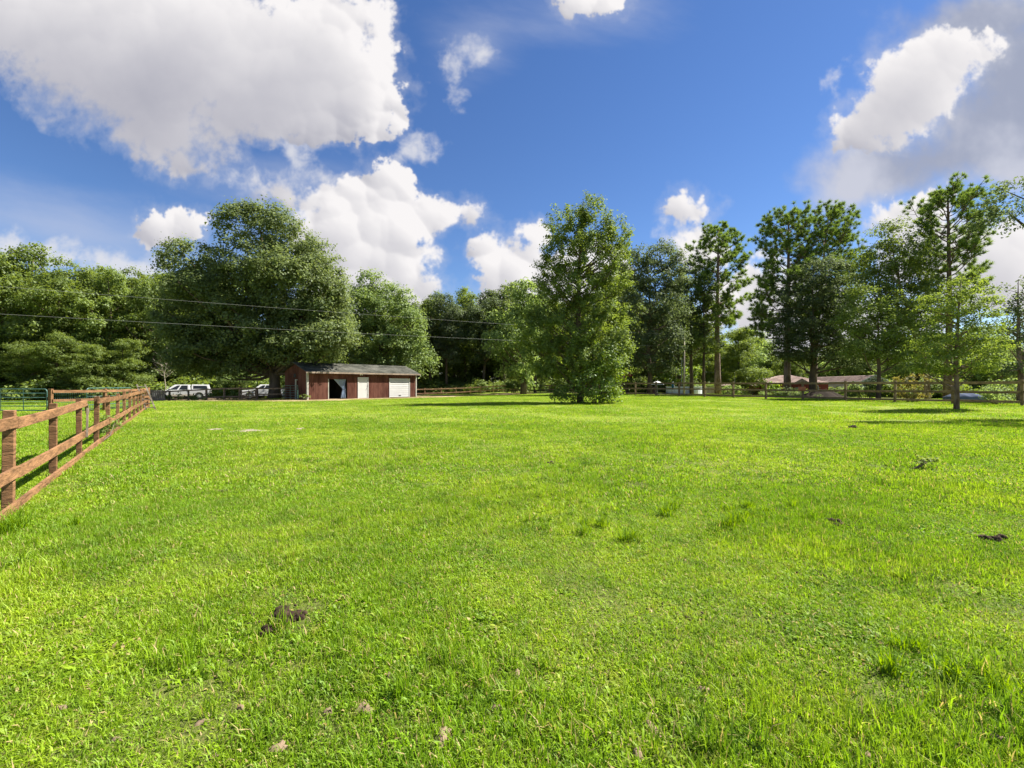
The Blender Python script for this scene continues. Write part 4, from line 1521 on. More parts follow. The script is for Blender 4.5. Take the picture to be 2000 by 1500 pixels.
# ------------------------------------------------------------------ the barn
def barn():
    O = Vector((-19.35, 42.1, 0))
    root = empty('barn', O, atan2(0.783, 0.624))
    tag(root, 'long low dark red barn with grey roof, open bay and two white doors', 'barn')
    Lb, Wb, Hw, Hr = 13.0, 4.5, 2.78, 3.52
    rd = random.Random(3)
    bw = 0.205
    opens = [(2.14, 4.13, 0.0, 1.99), (5.31, 6.57, 0.0, 2.20), (9.21, 12.05, 0.0, 2.14)]
    # front siding boards, one by one, cut round the openings
    n = int(round(Lb / bw)); bw = Lb / n
    for i in range(n):
        x0, x1 = i * bw + 0.011, (i + 1) * bw - 0.011
        segs = []
        hit = None
        for (a, b_, z0, z1) in opens:
            if x1 > a and x0 < b_:
                hit = (a, b_, z1)
        t = 0.03 + rd.uniform(0, 0.008)
        top = Hw - 0.02 if False else Hw
        mb = MB()
        if hit is None:
            mb.box(x0, x1, -t, 0, -0.02, top)
        else:
            a, b_, z1 = hit
            mb.box(x0, x1, -t, 0, z1, top)
            if x0 < a - 0.02:
                mb.box(x0, a, -t, 0, -0.02, z1 - 0.001)
            if x1 > b_ + 0.02:
                mb.box(b_, x1, -t, 0, -0.02, z1 - 0.001)
        mb.build('siding_board', M['barn_red'], root)
    # inner sheathing behind the boards
    mb = MB()
    xs = [0.0, 2.14, 4.13, 5.31, 6.57, 9.21, 12.05, Lb]
    for i in range(len(xs) - 1):
        z0 = 0.0 if i % 2 == 0 else opens[i // 2][3]
        mb.box(xs[i], xs[i + 1], 0.003, 0.06, z0, Hw)
    mb.build('front_sheathing', M['barn_dark'], root)
    # left gable boards
    m_ = int(round(Wb / 0.205)); gw = Wb / m_
    for i in range(m_):
        y0, y1 = i * gw + 0.011, (i + 1) * gw - 0.011
        def rz(y): return Hw + (Hr - Hw) * (1 - abs(y - Wb / 2) / (Wb / 2)) - 0.02
        t = 0.03 + rd.uniform(0, 0.006)
        mb = MB()
        mb.hull8([(-t, y0, -0.02), (0, y0, -0.02), (0, y1, -0.02), (-t, y1, -0.02)], [(-t, y0, rz(y0)), (0, y0, rz(y0)), (0, y1, rz(y1)), (-t, y1, rz(y1))])
        mb.build('siding_board', M['barn_red'], root)
    # solid walls: gables, back, floor
    pts = [(0.0, 0), (Wb, 0), (Wb, Hw - 0.03), (Wb / 2, Hr - 0.03), (0, Hw - 0.03)]
    for x0, x1, nm in ((0.002, 0.06, 'gable_wall'), (Lb - 0.06, Lb - 0.002, 'gable_wall')):
        vs_ = [(x0, y, z) for y, z in pts] + [(x1, y, z) for y, z in pts]
        k = len(pts)
        fs = [(i, (i + 1) % k, k + (i + 1) % k, k + i) for i in range(k)] + [tuple(range(k - 1, -1, -1)), tuple(range(k, 2 * k))]
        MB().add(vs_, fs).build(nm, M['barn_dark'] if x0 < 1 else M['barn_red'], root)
    MB().box(0.07, Lb - 0.07, Wb - 0.06, Wb, 0, Hw - 0.05).build('back_wall', M['barn_dark'], root)
    MB().box(0.07, Lb - 0.07, 0.07, Wb - 0.07, -0.1, 0.02).build('floor_slab', M['soil'], root)
    MB().box(4.6, 4.66, 0.07, Wb - 0.07, 0.03, Hw - 0.05).build('inner_wall', M['barn_dark'], root)
    # roof: two slopes of overlapping courses
    eo, go = 0.42, 0.32
    slope = (Hr + 0.06 - (Hw - 0.01)) / (Wb / 2)
    nc = 9
    for sgn in (1, -1):
        run = Wb / 2 + eo
        for c in range(nc):
            a0, a1 = run * c / nc, run * (c + 1) / nc + 0.03
            def P(a, lift):
                y = (-eo + a) if sgn == 1 else (Wb + eo - a)
                z = Hw - 0.01 + slope * (a - eo) + lift
                return y, z
            (y0, z0), (y1, z1) = P(a0, 0.05), P(a1, 0.036)
            (y0b, z0b), (y1b, z1b) = P(a0, 0.012), P(a1, 0.004)
            if c == nc - 1:
                y1 = y1b = Wb / 2; z1 = P(run, 0.04)[1]; z1b = P(run, 0.01)[1]
            MB().hull8([(-go, y0b, z0b), (Lb + go, y0b, z0b), (Lb + go, y1b, z1b), (-go, y1b, z1b)],
                       [(-go, y0, z0), (Lb + go, y0, z0), (Lb + go, y1, z1), (-go, y1, z1)]).build('roof_course', M['roof_grey'], root)
    zr = Hw - 0.01 + slope * (Wb / 2) + 0.04
    MB().hull8([(-go, Wb / 2 - 0.14, zr - 0.03), (Lb + go, Wb / 2 - 0.14, zr - 0.03), (Lb + go, Wb / 2 + 0.14, zr - 0.03), (-go, Wb / 2 + 0.14, zr - 0.03)],
               [(-go, Wb / 2 - 0.02, zr + 0.03), (Lb + go, Wb / 2 - 0.02, zr + 0.03), (Lb + go, Wb / 2 + 0.02, zr + 0.03), (-go, Wb / 2 + 0.02, zr + 0.03)]).build('ridge_cap', M['roof_grey'], root)
    ze = Hw - 0.01 - slope * eo
    MB().box(-go + 0.01, Lb + go - 0.01, -eo - 0.025, -eo + 0.0, ze - 0.10, ze + 0.045).build('eave_board', M['wood_end'], root)
    # corner trims
    MB().box(-0.045, 0.11, -0.06, -0.042, 0, Hw - 0.02).build('corner_trim', M['trim_grey'], root)
    MB().box(-0.06, -0.042, -0.06, 0.10, 0, Hw - 0.02).build('corner_trim', M['trim_grey'], root)
    MB().box(Lb - 0.10, Lb + 0.04, -0.06, -0.042, 0, Hw - 0.02).build('corner_trim', M['trim_grey'], root)
    # open bay jambs
    MB().box(2.06, 2.14, -0.052, 0.05, 0, 1.99).build('bay_jamb', M['trim_grey'], root)
    MB().box(4.13, 4.19, -0.046, 0.05, 0, 1.99).build('bay_jamb', M['barn_red'], root)
    MB().box(2.06, 4.19, -0.05, 0.05, 1.992, 2.05).build('bay_header', M['barn_red'], root)
    # white hinged door
    fr = MB()
    fr.box(5.31, 5.42, -0.07, 0.04, 0, 2.20); fr.box(6.46, 6.57, -0.07, 0.04, 0, 2.20); fr.box(5.421, 6.459, -0.07, 0.04, 2.09, 2.20)
    fr.build('door_frame', M['white_paint'], root)
    dr = MB().box(5.43, 6.45, -0.035, 0.02, 0.03, 2.08).build('door', M['white_paint'], root)
    MB().tube([(6.36, -0.036, 1.0), (6.36, -0.085, 1.0), (6.36, -0.11, 1.0)], [0.02, 0.02, 0.035], 8).build('door_knob', M['black'], dr)
    for z in (0.3, 1.15, 1.3, 1.8):
        MB().box(6.452, 6.478, -0.085, -0.071, z, z + 0.10).build('hinge', M['black'], dr)
    # white roll-up door of level slats
    fr = MB()
    fr.box(9.21, 9.30, -0.065, 0.04, 0, 2.14); fr.box(11.96, 12.05, -0.065, 0.04, 0, 2.14)
    fr.build('door_jamb', M['white_paint'], root)
    rd_ = MB().box(9.302, 11.958, 0.03, 0.05, 0.05, 2.14).build('roll_door', M['white_paint'], root)
    ns = 9
    for k in range(ns):
        z0 = 0.05 + (2.09) * k / ns; z1 = 0.05 + 2.09 * (k + 1) / ns - 0.02
        MB().hull8([(9.302, -0.03, z0), (11.958, -0.03, z0), (11.958, 0.028, z0), (9.302, 0.028, z0)],
                   [(9.302, -0.008, z1), (11.958, -0.008, z1), (11.958, 0.028, z1), (9.302, 0.028, z1)]).build('slat', M['white_paint'], rd_)
    MB().box(10.5, 10.8, -0.06, -0.032, 0.20, 0.25).build('handle', M['black'], rd_)
    # side post and lamp on the shaded gable
    MB().box(-0.16, -0.07, 1.95, 2.10, 0, 1.85).build('door_post', M['trim_grey'], root)
    MB().box(-0.16, -0.07, 1.72, 2.10, 1.852, 1.95).build('door_post', M['trim_grey'], root)
    MB().box(-0.075, -0.04, 2.15, 2.55, 2.15, 2.5).build('gable_vent', M['black'], root)
    return root


BARN = barn()
BM = Matrix.Translation(Vector((-19.35, 42.1, 0))) @ Matrix.Rotation(atan2(0.783, 0.624), 4, 'Z')


def barn_child(name, label, cat, loc):
    o = empty(name, BM @ Vector(loc), atan2(0.783, 0.624))
    tag(o, label, cat)
    return o


# tarp tied back in the open bay
tp = barn_child('tarp', 'blue grey tarp tied back in the open bay of the barn', 'tarp', (0, 0, 0))


def tarp_mesh():
    nu, nv = 26, 26
    V, Fq = [], []
    for j in range(nv + 1):
        t = j / nv                                   # from the header to the floor
        z = 1.97 * (1 - t) + 0.04
        left = 2.62 + (3.70 - 2.62) * min(1, t / 0.52) ** 0.75 if t < 0.52 else 3.70 - 0.28 * ((t - 0.52) / 0.48) ** 0.8
        right = 4.06 - 0.10 * sin(pi * min(1, t / 0.6)) if t < 0.55 else 3.95 + 0.05 * (t - 0.55)
        for i in range(nu + 1):
            s = i / nu
            x = left + (right - left) * s
            y = 0.10 + 0.05 * sin(s * 17 + t * 3) * (0.3 + t) + 0.03 * sin(s * 41 + t * 9) + 0.07 * sin(t * 5)
            V.append((x, y, z + 0.03 * sin(s * 9) * (1 - t)))
    for j in range(nv):
        for i in range(nu):
            a = j * (nu + 1) + i
            Fq.append((a, a + 1, a + nu + 2, a + nu + 1))
    return MB().add(V, Fq)


o = tarp_mesh().build('sheet', M['tarp'], tp, smooth=True)
sm = o.modifiers.new('thickness', 'SOLIDIFY'); sm.thickness = 0.008
MB().tube([(3.62, 0.08, 0.97), (3.80, 0.02, 0.95), (3.98, 0.08, 0.97), (4.10, 0.06, 1.05)], 0.018, 6).build('tie_cord', M['black'], tp)
# flood lamp over the door
fl = barn_child('flood_lamp', 'small white flood lamp under the eave above the white barn door', 'lamp', (5.62, -0.04, 2.55))
MB().tube([(0, 0, 0), (0, -0.04, 0)], 0.07, 10).build('base', M['white_paint'], fl, smooth=False)
for s in (-1, 1):
    MB().tube([(s * 0.03, -0.04, 0), (s * 0.07, -0.10, -0.03), (s * 0.11, -0.20, -0.09)], [0.025, 0.05, 0.075], 10).build('lamp_head', M['white_paint'], fl)
# loose things in the dark of the bay
bk = barn_child('bucket', 'dim pale bucket standing inside the dark barn bay', 'bucket', (2.9, 2.6, 0.02))
MB().tube([(0, 0, 0), (0, 0, 0.34)], [0.13, 0.16], 14).build('body', M['trim_grey'], bk)
MB().tube([(-0.16, 0, 0.33), (-0.12, 0, 0.47), (0, 0, 0.53), (0.12, 0, 0.47), (0.16, 0, 0.33)], 0.008, 5).build('handle', M['wire'], bk)
# corral panel against the shaded gable
cp = barn_child('corral_panel', 'green tube corral panel standing along the shaded end of the barn', 'panel', (-0.75, 0.3, 0))
MB().tube([(0, 0, 0.05), (0, 0, 1.35), (0, 3.0, 1.35), (0, 3.0, 0.05)], 0.025, 6).build('panel_frame', M['gate_green'], cp)
for k in range(5):
    MB().tube([(0, 0.02, 0.2 + 0.23 * k), (0, 2.98, 0.2 + 0.23 * k)], 0.02, 6).build('bar', M['gate_green'], cp)
MB().tube([(0.0, 1.5, 0.05), (0.0, 1.5, 1.33)], 0.02, 6).build('brace', M['gate_green'], cp)


# ------------------------------------------------------------------ trucks
def quad_on(mb, p00, p10, p11, p01, u0, u1, v0, v1, off, sl=0.0, sr=0.0):
    """a patch lying on a quad face, pushed out by off; sl and sr slant its left and right top corners"""
    p00, p10, p11, p01 = map(Vector, (p00, p10, p11, p01))
    n = (p10 - p00).cross(p01 - p00).normalized()
    def P(u_, v_): return p00.lerp(p10, u_).lerp(p01.lerp(p11, u_), v_) + n * off
    a = [P(u0, v0), P(u1, v0), P(u1 + sr, v1), P(u0 + sl, v1)]
    b_ = [q - n * (off + 0.02) for q in a]
    return mb.hull8(b_, a)


def wheel(parent, x, y, r, w):
    side = 1 if y > 0 else -1
    o = MB().tube([(0, -w / 2, 0), (0, -w / 2 + 0.03, 0), (0, w / 2 - 0.03, 0), (0, w / 2, 0)], [r * 0.9, r, r, r * 0.9], 24).build('wheel', M['black'], parent, (x, y, r))
    mb = MB()
    mb.tube([(0, side * (w / 2 - 0.02), 0), (0, side * (w / 2 + 0.012), 0)], [r * 0.62, r * 0.60], 20)
    mb.build('rim', M['chrome'], o)
    MB().tube([(0, side * (w / 2), 0), (0, side * (w / 2 + 0.03), 0)], [r * 0.2, r * 0.16], 10).build('hub', M['chrome'], o)
    return o


def pickup(label, loc, rz, topper, two_tone, cab=(1.35, 3.75), L=5.75):
    """x runs from the nose (0) to the tail (L); the truck faces -x"""
    root = empty('pickup_truck', loc, rz)
    tag(root, label, 'truck')
    W = 0.98
    body = M['car_white']
    fx, rx_, wr = 0.98, L - 1.28, 0.39

    def arch(cx, r, z):
        return [(cx - r * cos(R(a)), z + r * sin(R(a))) for a in range(0, 181, 20)]
    zb = 0.42
    outline = [(0.02, zb), (0.0, 0.70), (0.05, 1.00), (0.16, 1.10), (cab[0] - 0.1, 1.17), (cab[0] + 0.3, 1.20), (cab[1] + 0.05, 1.20), (cab[1] + 0.10, 1.19), (L - 0.02, 1.19), (L, 1.10), (L, zb + 0.12), (L - 0.15, zb)]
    bottom = list(reversed(arch(rx_, 0.47, zb))) + list(reversed(arch(fx, 0.47, zb)))
    outline = outline + [(x, z) for x, z in bottom]
    MB().poly_extrude(outline, -W, W).build('body', body, root, bevel=0.03)
    # lower band in a second tone
    for y in (-1, 1):
        mb = MB()
        mb.box(fx + 0.52, rx_ - 0.52, y * (W + 0.004) - 0.006, y * (W + 0.004) + 0.006, zb + 0.02, 0.66)
        mb.build('lower_band', M['car_beige'] if two_tone else body, root)
    MB().box(0.3, L - 0.3, -0.7, 0.7, 0.28, 0.419).build('chassis', M['black'], root)
    # cab
    x0, x1 = cab
    lo = [(x0, -W + 0.03, 1.19), (x1 + 0.1, -W + 0.03, 1.19), (x1 + 0.1, W - 0.03, 1.19), (x0, W - 0.03, 1.19)]
    hi = [(x0 + 0.85, -W + 0.22, 1.86), (x1 - 0.02, -W + 0.22, 1.86), (x1 - 0.02, W - 0.22, 1.86), (x0 + 0.85, W - 0.22, 1.86)]
    cb = MB().hull8(lo, hi).build('cab', body, root, bevel=0.06)
    for (a, b_, c, d, tag_) in ((lo[0], lo[1], hi[1], hi[0], 1), (lo[2], lo[3], hi[3], hi[2], -1)):
        if tag_ == 1:
            spans = [(0.10, 0.43, 0.16, 0.0), (0.50, 0.88, 0.0, 0.0)]
        else:
            spans = [(0.12, 0.50, 0.0, 0.0), (0.57, 0.90, 0.0, -0.16)]
        for (u0, u1, sl, sr) in spans:
            mb = MB(); quad_on(mb, a, b_, c, d, u0, u1, 0.10, 0.88, 0.012, sl, sr); mb.build('window', M['glass'], cb)
    mb = MB(); quad_on(mb, lo[3], lo[0], hi[0], hi[3], 0.07, 0.93, 0.10, 0.92, 0.012); mb.build('windshield', M['glass'], cb)
    mb = MB(); quad_on(mb, lo[1], lo[2], hi[2], hi[1], 0.10, 0.90, 0.22, 0.85, 0.012); mb.build('rear_window', M['glass'], cb)
    # bed or camper shell
    bx0, bx1 = x1 + 0.16, L - 0.03
    if topper:
        lo = [(bx0, -W + 0.02, 1.20), (bx1, -W + 0.02, 1.20), (bx1, W - 0.02, 1.20), (bx0, W - 0.02, 1.20)]
        hi = [(bx0 + 0.02, -W + 0.20, 1.88), (bx1 - 0.25, -W + 0.20, 1.86), (bx1 - 0.25, W - 0.20, 1.86), (bx0 + 0.02, W - 0.20, 1.88)]
        sh = MB().hull8(lo, hi).build('camper_shell', body, root, bevel=0.05)
        mb = MB(); quad_on(mb, lo[0], lo[1], hi[1], hi[0], 0.10, 0.86, 0.22, 0.80, 0.012); mb.build('window', M['glass'], sh)
        mb = MB(); quad_on(mb, lo[2], lo[3], hi[3], hi[2], 0.14, 0.90, 0.22, 0.80, 0.012); mb.build('window', M['glass'], sh)
        mb = MB(); quad_on(mb, lo[1], lo[2], hi[2], hi[1], 0.12, 0.88, 0.15, 0.85, 0.012); mb.build('rear_window', M['glass'], sh)
    else:
        mb = MB()
        mb.box(bx0, bx1, -W + 0.1, W - 0.1, 1.192, 1.198)
        mb.build('bed_floor', M['black'], root)
        for y in (-1, 1):
            MB().box(bx0, bx1 + 0.01, y * (W - 0.05) - 0.04, y * (W - 0.05) + 0.04, 1.192, 1.235).build('bed_rail', M['black'], root)
    for y in (-1, 1):
        wheel(root, fx, y * (W - 0.14), wr, 0.26)
        wheel(root, rx_, y * (W - 0.14), wr, 0.26)
        MB().box(-0.012, 0.10, y * 0.72 - 0.17, y * 0.72 + 0.17, 0.80, 1.00).build('headlight', M['glass'], root)
        MB().box(L - 0.09, L + 0.012, y * 0.88 - 0.09, y * 0.88 + 0.09, 0.80, 1.12).build('tail_light', M['lamp_red'], root)
        mb = MB(); mb.box(x0 + 0.28, x0 + 0.40, y * 1.09 - 0.11, y * 1.09 + 0.11, 1.22, 1.40); mb.build('mirror', M['black'], root, bevel=0.02)
        for k, xd in enumerate((x0 + 1.25, x1 - 0.25)):
            MB().box(xd, xd + 0.14, y * (W + 0.012) - 0.012, y * (W + 0.012) + 0.012, 1.05, 1.085).build('door_handle', M['chrome'], root)
        for xd in (x0 + 0.28, (x0 + x1) / 2 + 0.28, x1 - 0.02):
            MB().box(xd - 0.006, xd + 0.006, y * (W + 0.001) - 0.004, y * (W + 0.001) + 0.004, 0.50, 1.17).build('door_seam', M['black'], root)
    MB().box(-0.05, 0.08, -W + 0.02, W - 0.02, 0.46, 0.66).build('front_bumper', M['chrome'], root, bevel=0.03)
    MB().box(L - 0.05, L + 0.12, -W + 0.02, W - 0.02, 0.50, 0.68).build('rear_bumper', M['chrome'], root, bevel=0.03)
    MB().box(-0.012, 0.06, -0.50, 0.50, 0.70, 1.00).build('grille', M['black'], root)
    return root


p = at(299, 55.0)
pickup('white pickup truck with white camper shell behind the left part of the rail fence', p, R(31), True, True, L=6.0)
p = at(470, 58.0)
pickup('white pickup truck with open bed partly hidden by the oak trunk', p, R(31), False, False, L=5.5)

# ------------------------------------------------------------------ overhead wires and poles
P0 = at(1336, 60)
pl = empty('utility_pole', P0); tag(pl, 'wooden utility pole whose wires run left over the barn', 'utility pole')
MB().tube([(0, 0, -0.3), (0, 0, 3), (0.03, 0, 8.2)], [0.13, 0.12, 0.09], 10).build('pole', M['pole_wood'], pl, smooth=True)
MB().box(-0.14, -0.10, -0.6, 0.6, 7.7, 7.8).build('cross_arm', M['pole_wood'], pl)
MB().tube([(-0.30, 0.06, 1.2), (-0.30, 0.06, 4.9)], 0.045, 8).build('conduit', M['wire'], pl)
for z in (4.4, 2.2):
    MB().box(-0.34, -0.08, 0.0, 0.05, z, z + 0.06).build('bracket', M['wire'], pl)
for y in (-0.45, 0.45):
    MB().tube([(-0.12, y, 7.8), (-0.12, y, 7.87), (-0.12, y, 7.95)], [0.03, 0.05, 0.03], 8).build('insulator', M['white_paint'], pl)


def wire(label, a, b_, sag, rad=0.010):
    a, b_ = Vector(a), Vector(b_)
    o = empty('overhead_wire', a); tag(o, label, 'wire')
    pts = []
    for i in range(41):
        t = i / 40
        p = a.lerp(b_, t) - a
        p.z -= sag * 4 * t * (1 - t)
        pts.append(p)
    MB().tube(pts, rad, 5).build('strand', M['cable'], o, smooth=True)


# directions follow the poles: from beyond the left edge to the pole behind the lone tree
A1 = Vector((-55, 20, 0)); PB = P0 + Vector((0, 0, 0))
wire('upper overhead wire crossing in front of the huge oak', (-60.0, 18.6, 8.75), (P0.x, P0.y, 7.9 + P0.z), 0.35)
wire('lower overhead wire crossing in front of the huge oak', (-60.0, 18.3, 6.75), (P0.x, P0.y - 0.1, 6.35 + P0.z), 0.42)

P1 = at(1435, 84)
sp = empty('small_power_pole', P1); tag(sp, 'small pale power pole with one thin wire near the red roof', 'utility pole')
top1 = hz(727, 84) - P1.z
MB().tube([(0, 0, -0.2), (0, 0, top1)], [0.10, 0.075], 8).build('pole', M['trim_grey'], sp, smooth=True)
MB().tube([(-0.05, 0, top1 - 0.1), (0.22, 0, top1 - 0.25), (0.24, 0, top1 - 0.55)], 0.04, 6).build('service_head', M['wire'], sp)
wire('thin wire running from the small power pole towards the tall pine', (P1.x, P1.y, P1.z + top1 - 0.05), (P1.x - 14, P1.y + 9, P1.z + top1 + 1.5), 0.35, 0.03)
wire('thin wire running from the small power pole towards the red roofed house', (P1.x, P1.y, P1.z + top1 - 0.05), (P1.x + 10, P1.y + 10, P1.z + top1 - 0.1), 0.3, 0.03)


# ------------------------------------------------------------------ houses on the right
def red_house():
    loc = at(1532, 95)
    root = empty('house', loc, R(-8)); tag(root, 'low house with red hipped roof and dark red walls behind the fence', 'house')
    E, Hh = 3.05, 4.65
    a, b_ = 6.0, 5.0
    for (x0, x1, y0, y1) in ((-a, a, -b_, -b_ + 0.15), (-a, a, b_ - 0.15, b_)):
        MB().box(x0, x1, y0, y1, -0.3, E).build('wall', M['wall_red'], root)
    for x0 in (-a, a - 0.15):
        MB().box(x0, x0 + 0.15, -b_ + 0.152, b_ - 0.152, -0.3, E).build('wall', M['wall_red'], root)
    o = 0.5
    lo = [(-a - o, -b_ - o, E), (a + o, -b_ - o, E), (a + o, b_ + o, E), (-a - o, b_ + o, E)]
    r0, r1 = (-0.8, 0, Hh), (1.4, 0, Hh)
    mb = MB(); mb.add(lo + [r0, r1] + [(x, y, z - 0.12) for x, y, z in lo], [(0, 1, 5, 4), (1, 2, 5), (2, 3, 4, 5), (3, 0, 4), (6, 7, 1, 0), (7, 8, 2, 1), (8, 9, 3, 2), (9, 6, 0, 3), (9, 8, 7, 6)])
    rf = mb.build('roof', M['roof_red'], root)
    for k in range(1, 9):
        t = k / 9
        q = [Vector(lo[i]).lerp(Vector(r0 if i in (0, 3) else r1), t) for i in range(4)]
        up = Vector((0, 0, 0.035))
        MB().bar(q[0] + up, q[1] + up, 0.10, 0.03).build('shingle_course', M['roof_red'], rf)
    # small gable over the porch
    mb = MB()
    gx, gw = 0.4, 1.5
    mb.add([(gx - gw, -b_ - 1.6, E - 0.02), (gx + gw, -b_ - 1.6, E - 0.02), (gx, -b_ - 1.6, E + 0.85), (gx - gw, -2.4, E - 0.02), (gx + gw, -2.4, E - 0.02), (gx, -2.4, E + 0.85)],
           [(0, 1, 2), (3, 5, 4), (0, 2, 5, 3), (1, 4, 5, 2), (0, 3, 4, 1)])
    mb.build('porch_gable', M['roof_red'], rf)
    for x in (gx - gw + 0.15, gx + gw - 0.15):
        MB().box(x - 0.08, x + 0.08, -b_ - 1.55, -b_ - 1.39, -0.3, E - 0.03).build('porch_post', M['wall_red'], root)
    for x in (-3.9, 3.6):
        w = MB().box(x - 0.6, x + 0.6, -b_ - 0.04, -b_ - 0.002, 1.2, 2.5).build('window', M['white_paint'], root)
        MB().box(x - 0.5, x + 0.5, -b_ - 0.05, -b_ - 0.041, 1.3, 2.4).build('pane', M['glass'], w)
    MB().box(gx - 0.5, gx + 0.5, -b_ - 0.04, -b_ - 0.002, 0, 2.1).build('door', M['white_paint'], root)
    # lower wing at the left
    MB().box(-a - 5.5, -a - 0.002, -3.5, 3.5, -0.3, 2.45).build('garage_wall', M['wall_red'], root)
    mb = MB()
    lo = [(-a - 6.0, -4.0, 2.46), (-a - 0.002, -4.0, 2.46), (-a - 0.002, 4.0, 2.46), (-a - 6.0, 4.0, 2.46)]
    mb.add(lo + [(-a - 4.6, 0, 3.1), (-a - 0.002, 0, 3.1)], [(0, 1, 5, 4), (1, 2, 5), (2, 3, 4, 5), (3, 0, 4), (3, 2, 1, 0)])
    mb.build('garage_roof', M['roof_red'], root)


red_house()


def white_house():
    a = at(1708, 84); c = at(1598, 108)
    d = c - a; d.z = 0
    L = d.length
    root = empty('house', Vector((a.x, a.y, min(a.z, c.z))), atan2(d.y, d.x))
    tag(root, 'long white single storey house with brown red roof and white gable end', 'house')
    W, E, Hh = 2.0, 3.35, 4.40
    # x runs along the ridge away from the gable that faces the pasture; +y is the side facing the camera
    for y0, y1 in ((W - 0.12, W), (-W, -W + 0.12)):
        MB().box(0, L, y0, y1, -0.6, E).build('wall', M['white_paint'], root)
    pts = [(-W + 0.122, -0.6), (W - 0.122, -0.6), (W - 0.122, E), (0, Hh - 0.1), (-W + 0.122, E)]
    for x0 in (0.0, L - 0.12):
        vs_ = [(x0, y, z) for y, z in pts] + [(x0 + 0.12, y, z) for y, z in pts]
        k = 5
        MB().add(vs_, [(i, (i + 1) % k, k + (i + 1) % k, k + i) for i in range(k)] + [tuple(range(k - 1, -1, -1)), tuple(range(k, 2 * k))]).build('gable_wall', M['white_paint'], root)
    o = 0.25
    for s in (1, -1):
        mb = MB()
        mb.hull8([(-o, s * (W + o), E - 0.10), (L + o, s * (W + o), E - 0.10), (L + o, 0, Hh), (-o, 0, Hh)], [(-o, s * (W + o), E - 0.02), (L + o, s * (W + o), E - 0.02), (L + o, 0, Hh + 0.08), (-o, 0, Hh + 0.08)])
        rf = mb.build('roof', M['roof_red'], root)
        for k in range(1, 7):
            t = k / 7
            y = s * (W + o) * (1 - t); z = E - 0.02 + (Hh + 0.10 - E) * t + 0.012
            MB().box(-o, L + o, y - 0.05, y + 0.05, z - 0.02, z + 0.02).build('shingle_course', M['roof_red'], rf)
        MB().bar((-o - 0.02, s * (W + o), E - 0.05), (-o - 0.02, 0, Hh + 0.03), 0.05, 0.22).build('barge_board', M['white_paint'], root)
        MB().box(-o, L + o, s * (W + o) - 0.03 + s * 0.035, s * (W + o) + 0.03 + s * 0.035, E - 0.20, E - 0.01).build('fascia', M['white_paint'], root)
    for x in (5, 10, 15, 20):
        w = MB().box(x - 0.55, x + 0.55, W + 0.002, W + 0.05, 1.1, 2.4).build('window', M['white_paint'], root)
        MB().box(x - 0.46, x + 0.46, W + 0.051, W + 0.06, 1.2, 2.3).build('pane', M['glass'], w)
    MB().box(12.2, 13.2, W + 0.002, W + 0.05, 0, 2.1).build('door', M['white_paint'], root)


white_house()

# ------------------------------------------------------------------ yard things behind the right fence
U = at(1284, 54)
um = empty('patio_umbrella', U); tag(um, 'wide white patio umbrella open behind the fence', 'umbrella')
zt = hz(744, 54) - U.z; zb_ = hz(749.3, 54) - U.z
MB().tube([(0, 0, 0.06), (0, 0, zt + 0.08)], 0.03, 8).build('pole', M['wire'], um)
MB().tube([(0, 0, 0.01), (0, 0, 0.09)], [0.30, 0.26], 16).build('base', M['black'], um)
n = 16
vs_ = [(0, 0, zt)]
rr_ = [0.36, 0.76, 0.77]
zz_ = [zt - 0.14, zb_, zb_ - 0.10]
for r_, z_ in zip(rr_, zz_):
    for k in range(n):
        sc_ = 1.0 if k % 2 == 0 else 0.95
        vs_.append((r_ * sc_ * cos(2 * pi * k / n), r_ * sc_ * sin(2 * pi * k / n), z_))
fs = [(0, 1 + k, 1 + (k + 1) % n) for k in range(n)]
for j in range(2):
    for k in range(n):
        fs.append((1 + j * n + k, 1 + (j + 1) * n + k, 1 + (j + 1) * n + (k + 1) % n, 1 + j * n + (k + 1) % n))
MB().add(vs_, fs).build('canopy', M['cloth_white'], um)
for k in range(0, n, 2):
    MB().bar((0, 0, zt - 0.03), (0.73 * cos(2 * pi * k / n), 0.73 * sin(2 * pi * k / n), zb_ - 0.03), 0.02, 0.02).build('rib', M['wire'], um)

PO = at(1336, 71)
po = empty('swimming_pool', PO); tag(po, 'round white above ground pool behind the fence', 'pool')
n = 28
rp = 2.75
for k in range(n):
    a0, a1 = 2 * pi * k / n, 2 * pi * (k + 1) / n - 0.012
    q = [(rp * cos(a0), rp * sin(a0)), (rp * cos(a1), rp * sin(a1))]
    q2 = [(x * 0.985, y * 0.985) for x, y in q]
    MB().hull8([(*q2[0], 0), (*q2[1], 0), (*q[1], 0), (*q[0], 0)], [(*q2[0], 1.12), (*q2[1], 1.12), (*q[1], 1.12), (*q[0], 1.12)]).build('wall_panel', M['pool_white'], po)
mb = MB()
vs_ = [((rp + d_r) * cos(2 * pi * k / n), (rp + d_r) * sin(2 * pi * k / n), z) for z in (1.122, 1.17) for d_r in (0.07, -0.12) for k in range(n)]
fs = []
for k in range(n):
    k2 = (k + 1) % n
    o_in, o_out, t_out, t_in = n, 0, 2 * n, 3 * n
    fs += [(o_out + k, o_out + k2, t_out + k2, t_out + k), (t_out + k, t_out + k2, t_in + k2, t_in + k), (t_in + k, t_in + k2, o_in + k2, o_in + k), (o_in + k, o_in + k2, o_out + k2, o_out + k)]
mb.add(vs_, fs).build('rim', M['white_paint'], po)
wm = MB(); wm.add([(2.68 * cos(2 * pi * k / n), 2.68 * sin(2 * pi * k / n), 0.95) for k in range(n)], [tuple(range(n))]); wm.build('water', M['blue_tarp'], po)
